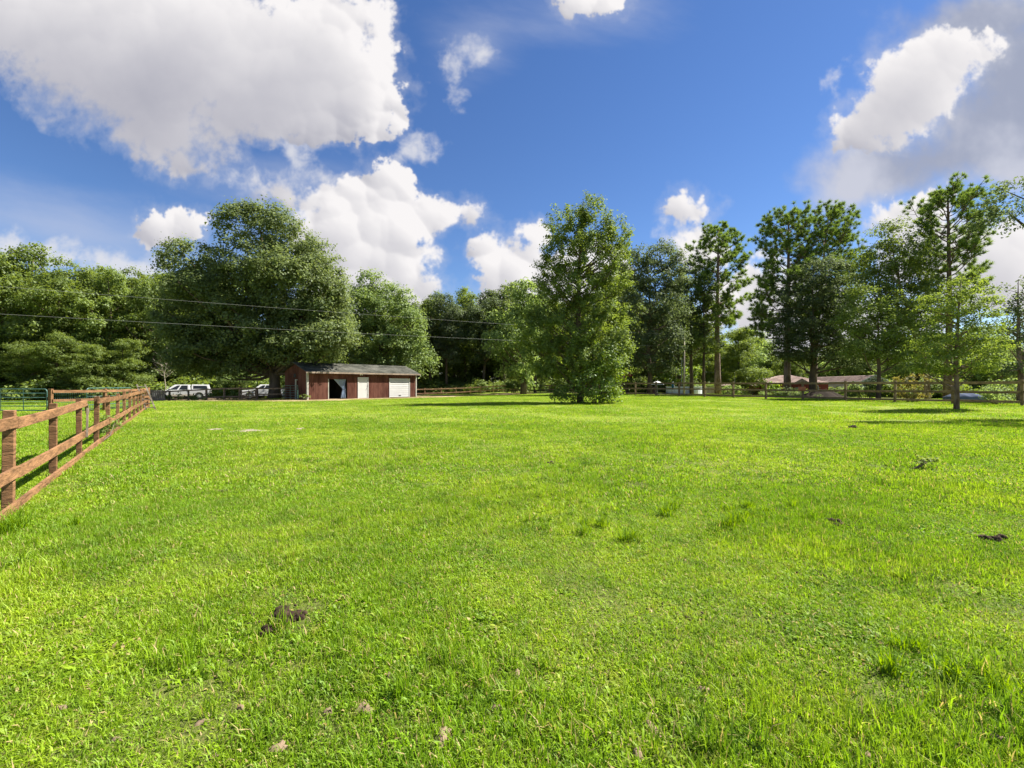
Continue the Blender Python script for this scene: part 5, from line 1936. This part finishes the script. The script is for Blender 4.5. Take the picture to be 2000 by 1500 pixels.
for s in (-0.25, 0.25):
    MB().tube([(-2.5 + s * 0.2, -1.6 + s, 0), (-2.45 + s * 0.2, -1.55 + s, 1.5), (-2.2 + s * 0.2, -1.35 + s, 1.6), (-2.0 + s * 0.2, -1.2 + s, 1.2)], 0.03, 6).build('ladder_rail', M['white_paint'], po)
FU = at(1314, 66.5)
fu = empty('closed_parasol', FU); tag(fu, 'closed blue parasol with white tip standing before the white pool', 'parasol')
MB().tube([(0, 0, 0), (0, 0, 1.55)], 0.025, 6).build('pole', M['white_paint'], fu)
MB().tube([(0, 0, 0.75), (0, 0, 1.0), (0, 0, 1.35), (0, 0, 1.55)], [0.10, 0.19, 0.13, 0.06], 10).build('folded_cloth', M['blue'], fu, smooth=True)
MB().tube([(0, 0, 1.50), (0, 0, 1.66), (0, 0, 1.78)], [0.09, 0.13, 0.05], 10).build('tip', M['cloth_white'], fu, smooth=True)
DB = at(1275, 62)
db = empty('barrel', DB); tag(db, 'dark red barrel standing in the shade left of the umbrella', 'barrel')
MB().tube([(0, 0, 0.0), (0, 0, 0.06), (0, 0, 0.5), (0, 0, 0.94), (0, 0, 1.0)], [0.30, 0.32, 0.34, 0.32, 0.30], 18).build('body', M['bin_dark'], db)
for z in (0.33, 0.66):
    MB().tube([(0, 0, z - 0.02), (0, 0, z), (0, 0, z + 0.02)], [0.33, 0.36, 0.33], 18).build('hoop', M['bin_dark'], db)
# wooden screen behind the fence near the tall pine
WS = at(1380, 70)
ws = empty('plank_screen', WS); tag(ws, 'tan plank screen behind the fence left of the tall pine', 'screen')
for k in range(9):
    MB().box(k * 0.17, k * 0.17 + 0.155, 0, 0.03, 0.15, 1.12 + 0.02 * (k % 3)).build('plank', M['pole_wood'], ws)
for x in (0.02, 1.42):
    MB().box(x, x + 0.08, 0.032, 0.11, 0, 1.15).build('post', M['pole_wood'], ws)
# sheet covered thing behind the young tree
BS = gpt(36.6, 36.0)
bs = empty('covered_boat', BS, R(-20)); tag(bs, 'low thing under a pale blue sheet behind the young tree', 'covered trailer')
V, Fq = [], []
nu, nv = 20, 10
for j in range(nv + 1):
    for i in range(nu + 1):
        s, t = i / nu * 2 - 1, j / nv * 2 - 1
        z = 0.30 + 0.32 * (1 - abs(t) ** 2.5) * (1 - abs(s) ** 4) + 0.03 * sin(s * 9 + t * 4)
        V.append((s * 1.15, t * 0.6 * (1 - 0.3 * max(0, s) ** 2), z))
for j in range(nv):
    for i in range(nu):
        a = j * (nu + 1) + i
        Fq.append((a, a + 1, a + nu + 2, a + nu + 1))
V += [(x, y, 0.10) for x, y, z in V]
n0 = (nu + 1) * (nv + 1)
edge = [i for i in range(nu)] + [nu + (nu + 1) * j for j in range(nv)] + [nv * (nu + 1) + nu - i for i in range(nu)] + [(nv - j) * (nu + 1) for j in range(nv)]
for q, a in enumerate(edge):
    b_ = edge[(q + 1) % len(edge)]
    Fq.append((b_, a, a + n0, b_ + n0))
MB().add(V, Fq).build('sheet', M['blue_tarp'], bs, smooth=True)
MB().box(-1.1, 1.4, -0.06, 0.06, 0.02, 0.14).build('trailer_beam', M['wire'], bs)
MB().box(-0.9, 0.9, -0.45, 0.45, 0.12, 0.28).build('hull', M['white_paint'], bs)

# mound of earth under the dense tree
def lump(name, label, cat, loc, rx, ry, rz_, seed, m, kind=None):
    rng = np.random.default_rng(seed)
    nu, nv = 28, 9
    V = [(0, 0, rz_)]
    ph = rng.uniform(0, 6, 6)
    for j in range(1, nv + 1):
        t = j / nv
        for i in range(nu):
            a = 2 * pi * i / nu
            k = 1 + 0.18 * sin(3 * a + ph[0]) + 0.10 * sin(5 * a + ph[1])
            V.append((rx * t * k * cos(a), ry * t * k * sin(a), rz_ * (cos(pi * t) * 0.5 + 0.5) * (1 + 0.15 * sin(7 * a + 9 * t + ph[2])) - 0.02 * t + rng.normal() * 0.012))
    Fs = [(0, 1 + i, 1 + (i + 1) % nu) for i in range(nu)]
    for j in range(nv - 1):
        for i in range(nu):
            a = 1 + j * nu + i; b_ = 1 + j * nu + (i + 1) % nu
            Fs.append((a, a + nu, b_ + nu, b_))
    o = MB().add(V, Fs).build(name, m, None, loc, smooth=True)
    tag(o, label, cat, kind=kind)
    return o


lump('earth_mound', 'low mound of earth with tree shade in its colour under the dense tree behind the right fence', 'mound', at(1607, 45.5), 2.6, 1.4, 0.75, 3, M['shade_soil'])

# crape myrtle with red flowers
CM = at(1224, 66)
make_bush('flowering_tree', 'small tree with red blossom beside the lone pasture tree', CM,
          ells_px(66, CM, [(1224, 732, 9, 5), (1216, 736, 6, 6), (1229, 731, 5, 4)]), M['leaf_red'], 61, 4.0, 0.25, 26, 0.14, cat='tree', stems=10)
RB = at(1228, 64)
make_bush('garden_bush', 'dull pink leaved bush under the red blossom', RB, ells_px(64, RB, [(1226, 748, 8, 8), (1222, 758, 8, 8)]), M['leaf_bronze'], 62, 3.0, 0.3, 20, 0.15)

for (px, D, lst, leaf, lab, sd) in [
    (1690, 40, [(1690, 760, 28, 12), (1708, 752, 20, 12), (1670, 764, 18, 9)], M['leaf_mid'], 'rounded dark green bush behind the fence below the white gable', 63),
    (1783, 33.5, [(1780, 765, 26, 20), (1795, 772, 20, 14), (1765, 750, 26, 12), (1790, 742, 26, 10)], M['leaf_bronze'], 'sprawling yellow green bush growing through the right fence', 64),
    (1948, 29, [(1945, 768, 20, 18), (1960, 775, 16, 12), (1930, 765, 12, 12)], M['leaf_light'], 'thin pale shrub against the last bay of the right fence', 65),
    (1555, 43, [(1550, 768, 18, 10), (1535, 772, 14, 8), (1600, 778, 12, 6)], M['leaf_dark'], 'low dark bush under the two pines at the fence', 66),
    (1500, 82, [(1498, 752, 14, 10), (1512, 757, 10, 8)], M['leaf_vine'], 'bright yellow green bush before the red walled house', 67),
    (1460, 88, [(1455, 742, 20, 12), (1470, 735, 10, 10), (1440, 750, 16, 9)], M['leaf_vine'], 'large yellow green bush right of the small power pole', 68),
    (1425, 62, [(1422, 760, 14, 7), (1444, 762, 12, 6)], M['leaf_light'], 'low pale bush behind the fence under the small power pole', 69),
    (1318, 74, [(1325, 735, 30, 14), (1345, 725, 24, 14), (1300, 742, 20, 10)], M['leaf_vine'], 'tall yellow green bush behind the pool', 70),
    (1003, 70, [(1000, 752, 14, 11), (1012, 756, 10, 9), (992, 760, 10, 7)], M['leaf_mid'], 'green bush leaning over the far rail fence left of the lone tree', 71),
    (440, 46, [(432, 768, 22, 11), (448, 762, 20, 16), (415, 774, 10, 7), (462, 768, 10, 11)], M['leaf_mid'], 'vine covered bush hiding the rear of the first white truck', 72),
    (468, 62, [(478, 735, 16, 14), (488, 745, 10, 10)], M['leaf_light'], 'bright bush above the hood of the second truck', 73),
    (350, 42.2, [(345, 777, 12, 4), (380, 778, 22, 4), (318, 777, 16, 4)], M['leaf_mid'], 'low green weeds along the rail fence before the first truck', 74),
    (575, 50, [(568, 745, 8, 18), (560, 760, 8, 12)], M['leaf_vine'], 'sunlit bush between the oak trunk and the barn', 75),
    (1085, 74, [(1040, 757, 8, 6), (1060, 760, 8, 5)], M['leaf_light'], 'small pale bush on the far rail fence', 76),
]:
    b0 = at(px, D)
    make_bush('bush', lab, b0, ells_px(D, b0, lst, 0.8), leaf, sd, 2.0 if D < 60 else 1.2, 0.32 if D < 60 else 0.45, 26, 0.0032 * D + 0.03, flat=0.85)

# vines hanging on the near fence by its fifth post
VN = postsA[5] + Vector((-0.1, 0.1, 0))
make_bush('fence_vine', 'small vine climbing the near fence beyond its broken rail', VN, [((0.0, 0.0, 0.35), (0.22, 0.3, 0.38)), ((-0.9, 1.3, 0.35), (0.25, 0.4, 0.35))], M['leaf_mid'], 77, 9, 0.14, 16, 0.075, cat='vine', stems=1)

# pale dead branches in front of the forest
def snag():
    loc = at(322, 55)
    root = empty('dead_tree', loc); tag(root, 'small dead tree with bare pale branches in front of the forest', 'dead tree')
    rng = np.random.default_rng(9)
    mb = MB()
    main = [(0, 0, 0), (0.1, 0, 1.6), (-0.1, 0, 3.2), (0.25, 0, 4.6), (0.5, 0, 6.4)]
    mb.tube(main, [0.07, 0.06, 0.05, 0.04, 0.015], 6)
    for k in range(16):
        z = rng.uniform(2.2, 5.8)
        i = 1 if z < 3.2 else 2 if z < 4.6 else 3
        a = Vector(main[i]).lerp(Vector(main[i + 1]), (z - main[i][2]) / (main[i + 1][2] - main[i][2]))
        az = rng.uniform(0, 2 * pi)
        L = rng.uniform(0.7, 1.9)
        e = a + Vector((cos(az) * L, sin(az) * L * 0.6, L * rng.uniform(0.2, 0.9)))
        m1 = a.lerp(e, 0.5) + Vector((0, 0, -0.1))
        mb.tube([a, m1, e], [0.03, 0.02, 0.008], 5)
        for q in range(2):
            f = m1 + Vector(rng.normal(size=3)) * 0.5
            mb.tube([m1, f], [0.014, 0.005], 4)
    mb.build('trunk', M['bark_pale'], root, smooth=True)


snag()

# ------------------------------------------------------------------ grass
def blade_patch(name, seed, n, radius, h0, h1, w, clump, lean=0.55, flatleaf=0.25, segs=2, m_=None):
    """a patch of grass blades and small weed leaves"""
    rng = np.random.default_rng(seed)
    nc = max(1, int(n / clump))
    cc = rng.uniform(-1, 1, (nc * 2, 2)); cc = cc[np.hypot(cc[:, 0], cc[:, 1]) < 1][:nc] * radius
    nc = len(cc)
    ch = rng.uniform(0.55, 1.25, nc)
    which = rng.integers(0, nc, n)
    base = cc[which] + rng.normal(size=(n, 2)) * radius * 0.085
    az = rng.uniform(0, 2 * pi, n)
    h = rng.uniform(h0, h1, n) * ch[which]
    bend = rng.uniform(0.15, 1.0, n) * lean
    fl = rng.random(n) < flatleaf
    h = np.where(fl, h * 0.55, h)
    bend = np.where(fl, rng.uniform(0.8, 1.5, n), bend)
    ww = w * rng.uniform(0.6, 1.3, n) * np.where(fl, 1.9, 1.0)
    d = np.stack([np.cos(az), np.sin(az)], 1)
    tw = az + pi / 2 + rng.normal(size=n) * 0.5
    s = np.stack([np.cos(tw), np.sin(tw)], 1)
    ts = [0.0, 0.5, 1.0] if segs == 2 else [0.0, 1.0]
    rows = []
    for t in ts:
        x = base + d * (h * np.sin(bend * t) * t)[:, None]
        z = h * t * np.cos(bend * t * 0.9)
        wk = ww * (1.0 if t < 0.9 else 0.0) * (0.8 if t == 0 else 1.0)
        rows.append((x, z, wk))
    V = []
    for (x, z, wk) in rows[:-1]:
        V.append(np.concatenate([x - s * wk[:, None] / 2, z[:, None]], 1))
        V.append(np.concatenate([x + s * wk[:, None] / 2, z[:, None]], 1))
    V.append(np.concatenate([rows[-1][0], rows[-1][1][:, None]], 1))
    k = len(V)
    V = np.stack(V, 1).reshape(-1, 3)
    b0 = np.arange(n)[:, None] * k
    if segs == 2:
        quads = b0 + np.array([[0, 1, 3, 2]])
        tris = b0 + np.array([[2, 3, 4]])
        faces = [quads, tris]
        tint = np.concatenate([rng.random(n)] * 2)
        r_ = rng.random(n); tint = np.concatenate([r_, r_])
    else:
        faces = [b0 + np.array([[0, 1, 2]])]
        tint = rng.random(n)
    return np_mesh(name, V, faces, m_ or M['grass'], tint)


SAND = [(490, 842.5, 34, 3.6), (420, 839.5, 18, 1.4), (585, 838, 9, 1.2)]   # pale sand showing in the turf
SANDW = []
for (px, py, rx, ry) in SAND:
    D = F * H / (py - 750)
    Dn = F * H / (py + ry - 750); Df = F * H / (py - ry - 750)
    SANDW.append(((px - 1000) / F * D, D, rx / F * D, (Df - Dn) / 2))


def in_sand(x, y):
    m_ = np.zeros(np.shape(x), bool)
    for (cx_, cy_, rx, ry) in SANDW:
        m_ |= ((x - cx_) / rx) ** 2 + ((y - cy_) / ry) ** 2 < 0.55
    return m_


def build_sand():
    rng = np.random.default_rng(12)
    for i, (cx_, cy_, rx, ry) in enumerate(SANDW):
        nu = 40
        ph = rng.uniform(0, 6, 4)
        V = [(cx_, cy_, gz(cx_, cy_) + 0.03)]
        for j in range(1, 6):
            for k in range(nu):
                a = 2 * pi * k / nu
                r = j / 5 * (0.9 + 0.30 * sin(3 * a + ph[0]) + 0.20 * sin(7 * a + ph[1]) + 0.14 * sin(13 * a + ph[2]))
                x, y = cx_ + rx * r * cos(a), cy_ + ry * r * sin(a)
                V.append((x, y, gz(x, y) + (0.03 if j < 4 else 0.012 if j == 4 else -0.03)))
        Fs = [(0, 1 + k, 1 + (k + 1) % nu) for k in range(nu)]
        for j in range(4):
            for k in range(nu):
                a = 1 + j * nu + k; b_ = 1 + j * nu + (k + 1) % nu
                Fs.append((a, a + nu, b_ + nu, b_))
        o = MB().add(V, Fs).build('sand_patch', M['sand'], smooth=True)
        tag(o, ['bright patch of bare sand in the pasture', 'faint strip of sand left of the bright sand patch', 'small sandy spot right of the bright sand patch'][i], 'sand patch', kind='structure')


build_sand()


def build_grass():
    rng = np.random.default_rng(17)
    near = [blade_patch('grass_near', 300 + i, 3000, 0.42, 0.020, 0.058, 0.0045, 20, lean=1.15, flatleaf=0.45) for i in range(4)]
    weeds = [blade_patch('grass_weeds', 340 + i, 1100, 0.36, 0.03, 0.075, 0.0075, 12, lean=1.5, flatleaf=0.92) for i in range(2)]
    tall = [blade_patch('grass_tall', 310 + i, 300, 0.32, 0.045, 0.105, 0.0045, 30, lean=1.15, flatleaf=0.05) for i in range(2)]
    mid = [blade_patch('grass_mid', 320 + i, 1900, 0.85, 0.03, 0.075, 0.012, 20, lean=1.1, flatleaf=0.4) for i in range(3)]
    far = [blade_patch('grass_far', 330 + i, 1500, 2.0, 0.04, 0.09, 0.032, 16, segs=1, lean=1.0) for i in range(3)]
    meshes = near + tall + mid + far + weeds
    src = [source('grass_patch', m_) for m_ in meshes]
    P, Rr, S, I = [], [], [], []

    def zone(D0, D1, step, ids, s0, s1, margin=1.22, rows_=None):
        y = D0
        while y < D1:
            w = max(y, 0) * margin + 4.5
            n = int(2 * w / step)
            xs = -w + (np.arange(n) + rng.random(n)) * step
            ys = y + rng.uniform(-0.5, 0.5, n) * step
            for x, yy in zip(xs, ys):
                P.append((x, yy, 0)); Rr.append((0, 0, rng.uniform(0, 6.28)))
                k = rng.uniform(s0, s1)
                S.append((k, k, k * rng.uniform(0.8, 1.15))); I.append(int(rng.choice(ids)))
            y += step
    zone(-2.5, 6.5, 0.36, [0, 1, 2, 3], 0.85, 1.15)
    zone(-2.5, 9.0, 0.45, [4, 5], 0.6, 1.25)
    zone(-2.5, 7.5, 0.60, [12, 13], 0.7, 1.2)
    zone(6.0, 17, 0.72, [6, 7, 8], 0.8, 1.1)
    zone(16, 66, 1.75, [9, 10, 11], 0.8, 1.1, margin=1.2)
    P = np.array(P); Rr = np.array(Rr); S = np.array(S); I = np.array(I)
    x, y = P[:, 0], P[:, 1]
    keep = ~in_sand(x, y)
    # tall patches only in drifts
    nz = fbm(x.astype(np.float32), y.astype(np.float32), 0.42, 4, 0.6, 900)
    nz2 = fbm(x.astype(np.float32), y.astype(np.float32), 1.1, 3, 0.6, 920)
    tallm = (I == 4) | (I == 5)
    # a swath of longer grass runs from the middle of the view towards the lower right
    swath = np.exp(-((x - 0.15 * y + 0.15) / 1.1) ** 2) * 0.35
    drift = nz + swath
    fd = np.abs((x + 6.03) * 0.8 + (y - 5.33) * 0.6)            # along the near fence the grass is longer
    keep &= ~tallm | (drift > 0.20) | (fd < 0.5)
    # the largest heap has killed the grass under it
    for (hx, hy, hr, kp) in ((548, 1208, 0.30, 0.08), (575, 1200, 0.16, 0.2), (522, 1236, 0.12, 0.3), (1942, 1060, 0.15, 0.4), (1632, 1026, 0.15, 0.4)):
        hd = F * H / (hy - 750.0)
        keep &= (np.hypot(x - (hx - 1000) / F * hd, y - hd) > hr) | (rng.random(len(x)) < kp)
    # thinner, mown turf
    dry = dry_at(x, y)
    keep &= rng.random(len(x)) > dry * 0.75
    keep &= bare_at(x, y) < 0.25
    u_ = (x + 19.35) * 0.624 + (y - 42.1) * 0.783; v_ = (x + 19.35) * -0.783 + (y - 42.1) * 0.624
    keep &= ~((u_ > -0.6) & (u_ < 13.4) & (v_ > -0.9) & (v_ < 5.0))
    P, Rr, S, I = P[keep], Rr[keep], S[keep], I[keep]
    P[:, 2] = ground_z(P[:, 0], P[:, 1]) - 0.004
    # let a few worn spots open up close to the camera
    S[:, 2] *= np.clip(1.0 + 1.2 * nz[keep], 0.8, 1.6)
    scatter('grass', 'bright green mown pasture grass with small weeds', src, P, Rr, S, I, {'dry': dry[keep]})


build_grass()


# single clumps that stand out from the turf
def weed(name, label, loc, n, h0, h1, w, rad, seed, cat, lean=1.1, parent=None):
    n = int(n * 1.7); h1 *= 0.72; rad *= 1.5
    me = blade_patch('blades', seed, n, rad, h0, h1, w, max(20, n // 6), lean=lean, flatleaf=0.1, m_=M['grass_dark'])
    if parent is None:
        root = empty(name, loc); tag(root, label, cat)
    else:
        root = parent
    link('blades', me, root)
    return root


def gpix(px, py):
    D = F * H / (py - 750.0)
    return at(px, D)


weed('grass_tuft', 'large dark green tuft of long grass in the right foreground', gpix(1392, 1014), 420, 0.10, 0.24, 0.007, 0.34, 401, 'grass tuft')
weed('grass_tuft', 'second tuft of longer grass right of and below the large tuft', gpix(1520, 1004), 240, 0.08, 0.18, 0.007, 0.26, 402, 'grass tuft')
weed('grass_tuft', 'small clump of long grass at the top of the tall grass drift in the centre', gpix(1190, 1045), 260, 0.08, 0.20, 0.007, 0.28, 403, 'grass tuft')
weed('grass_tuft', 'ragged clump of long grass at the foot of the nearest fence post', gpix(60, 1035), 380, 0.14, 0.34, 0.007, 0.36, 404, 'grass tuft')
weed('grass_tuft', 'long grass in the lower right corner beside bare soil', gpix(1830, 1330), 260, 0.07, 0.18, 0.006, 0.22, 405, 'grass tuft')
w_ = gpix(1782, 915)
make_bush('broadleaf_weed', 'low spreading blue green weed in the right part of the pasture', w_, [((0, 0, 0.08), (0.55, 0.4, 0.12)), ((0.4, 0.1, 0.08), (0.35, 0.3, 0.10)), ((-0.4, -0.1, 0.06), (0.3, 0.3, 0.09))],
          M['leaf_mid'], 81, 34, 0.10, 14, 0.075, cat='weed', stems=1, aspect=0.35)
make_bush('weed_clump', 'leafy weed growing at the near corner of the barn', BM @ Vector((-0.35, -0.35, 0)), [((0, 0, 0.25), (0.45, 0.35, 0.3))], M['leaf_mid'], 82, 9, 0.16, 16, 0.12, cat='weed', stems=8)


# ------------------------------------------------------------------ manure piles and bare spots
def clod_mesh(rng, r, m_, sub_=3):
    import bmesh
    bm = bmesh.new()
    bmesh.ops.create_icosphere(bm, subdivisions=sub_, radius=r)
    ph = rng.uniform(0, 6, 6)
    q = rng.uniform(0.75, 1.2, 3)
    for v in bm.verts:
        n = v.co.normalized()
        k = 1 + 0.16 * sin(n.x * 4 + ph[0]) * sin(n.y * 5 + ph[1]) + 0.08 * sin(n.z * 9 + ph[2] + n.x * 7) + rng.normal() * 0.02
        v.co = Vector((v.co.x * k * q[0], v.co.y * k * q[1], v.co.z * k * q[2] * 0.8))
    me = bpy.data.meshes.new('clod')
    bm.to_mesh(me); bm.free()
    me.polygons.foreach_set('use_smooth', np.ones(len(me.polygons), dtype=bool))
    me.materials.append(m_)
    return me


def manure(label, px, py, spots, seed):
    """spots: (px offset, py offset, radius in metres) seen from the camera, laid on the ground"""
    rng = np.random.default_rng(seed)
    c = gpix(px, py)
    root = empty('manure_pile', c); tag(root, label, 'manure')
    for (dx, dy, r) in spots:
        r *= 1.0 if seed == 501 else 0.72
        p = gpix(px + dx, py + dy) - c
        link('clod', clod_mesh(rng, r, M['manure' if seed in (501, 504) else 'old_manure']), root, (p.x, p.y, r * (0.62 if seed == 501 else 0.4)), (rng.uniform(-0.4, 0.4), rng.uniform(-0.4, 0.4), rng.uniform(0, 6)))
    for k in range(26 if seed == 501 else 7):                 # crumbs round the heap
        a = rng.uniform(0, 2 * pi); q = rng.uniform(0.05, 0.30 if seed == 501 else 0.22)
        r = rng.uniform(0.006, 0.013)
        link('crumb', clod_mesh(rng, r, M['old_manure'], 1), root, (q * cos(a) * 1.2, q * sin(a), 0.018), (0, 0, a))
    return root


manure('largest heap of dark horse manure in the left foreground', 550, 1210, [
    (-4, -8, 0.042), (6, -8, 0.036), (-10, 2, 0.040), (2, 2, 0.044), (12, -1, 0.036), (-14, 8, 0.030), (-5, 10, 0.034), (6, 9, 0.030), (18, -4, 0.030), (26, -6, 0.026), (34, -9, 0.028), (42, -8, 0.024), (30, 0, 0.026), (38, 0, 0.022),
    (-20, 14, 0.020), (-24, 20, 0.024), (-32, 26, 0.030), (-26, 28, 0.026), (-36, 31, 0.022), (0, -3, 0.050), (22, 4, 0.022), (-2, 16, 0.022)], 501)
manure('small brown manure heap in the right middle of the pasture', 1632, 1026, [(-6, -2, 0.05), (3, 0, 0.055), (10, 4, 0.045), (-16, -5, 0.035), (0, 5, 0.04)], 502)
manure('flat dark manure heap near the right edge of the view', 1942, 1060, [(-24, -3, 0.045), (-14, 0, 0.05), (0, 0, 0.05), (8, 3, 0.055), (14, -4, 0.045)], 503)
manure('dark manure lump seen farther off in the right part of the pasture', 1666, 836, [(-4, 0, 0.10), (1, -1, 0.12), (5, 0.5, 0.09)], 504)
manure('thin old manure in the right foreground', 1606, 1124, [(-14, -6, 0.026), (-8, -4, 0.022), (2, 2, 0.028), (8, 6, 0.024), (14, 10, 0.02), (-3, 1, 0.018)], 505)
manure('small manure lump in the left part of the pasture', 436, 960, [(-6, 0, 0.04), (0, 1, 0.045), (7, -1, 0.04)], 506)
manure('small pale brown manure lump in the middle of the pasture', 1075, 904, [(-4, 0, 0.045), (2, -1, 0.05), (5, 1, 0.04)], 507)
manure('tiny dark droppings left of the far tree shadow', 1345, 1206, [(-4, 0, 0.018), (2, 5, 0.02), (0, 1, 0.016)], 508)


def soil_spots():
    rng = np.random.default_rng(77)
    spots = [(866, 1448, 22, 20), (712, 1392, 18, 16), (512, 1372, 12, 8), (395, 1410, 16, 10), (470, 1382, 10, 7), (545, 1462, 22, 14), (1275, 1430, 16, 18), (1245, 1480, 14, 18), (1690, 1480, 14, 14), (1955, 1452, 18, 12),
             (905, 1300, 12, 10), (640, 1395, 10, 6), (760, 1330, 10, 7), (1375, 1350, 12, 9), (1510, 1445, 12, 8), (420, 1480, 18, 8), (230, 1440, 16, 8), (120, 1380, 14, 7), (1010, 1325, 10, 8), (970, 1395, 12, 8)]
    V, Fs = [], []
    for (px, py, rx, ry) in spots:
        D = F * H / (py - 750)
        c = at(px, D)
        wx = rx / F * D; wy = (F * H / (py - ry - 750) - F * H / (py + ry - 750)) / 2
        nu = 18
        ph = rng.uniform(0, 6, 3)
        o = len(V)
        V.append((c.x, c.y, c.z + 0.02))
        for j in (1, 2):
            for k in range(nu):
                a = 2 * pi * k / nu
                r = j / 2 * (1 + 0.3 * sin(2 * a + ph[0]) + 0.2 * sin(5 * a + ph[1]))
                V.append((c.x + wx * r * cos(a), c.y + wy * r * sin(a), c.z + (0.016 + rng.normal() * 0.004 if j == 1 else -0.01)))
        for k in range(nu):
            k2 = (k + 1) % nu
            Fs.append((o, o + 1 + k, o + 1 + k2))
            Fs.append((o + 1 + k, o + 1 + nu + k, o + 1 + nu + k2, o + 1 + k2))
    o = MB().add(V, Fs).build('bare_soil', M['soil'], smooth=True)
    tag(o, 'worn spots of bare sandy soil between the grass in the foreground', kind='structure')


soil_spots()
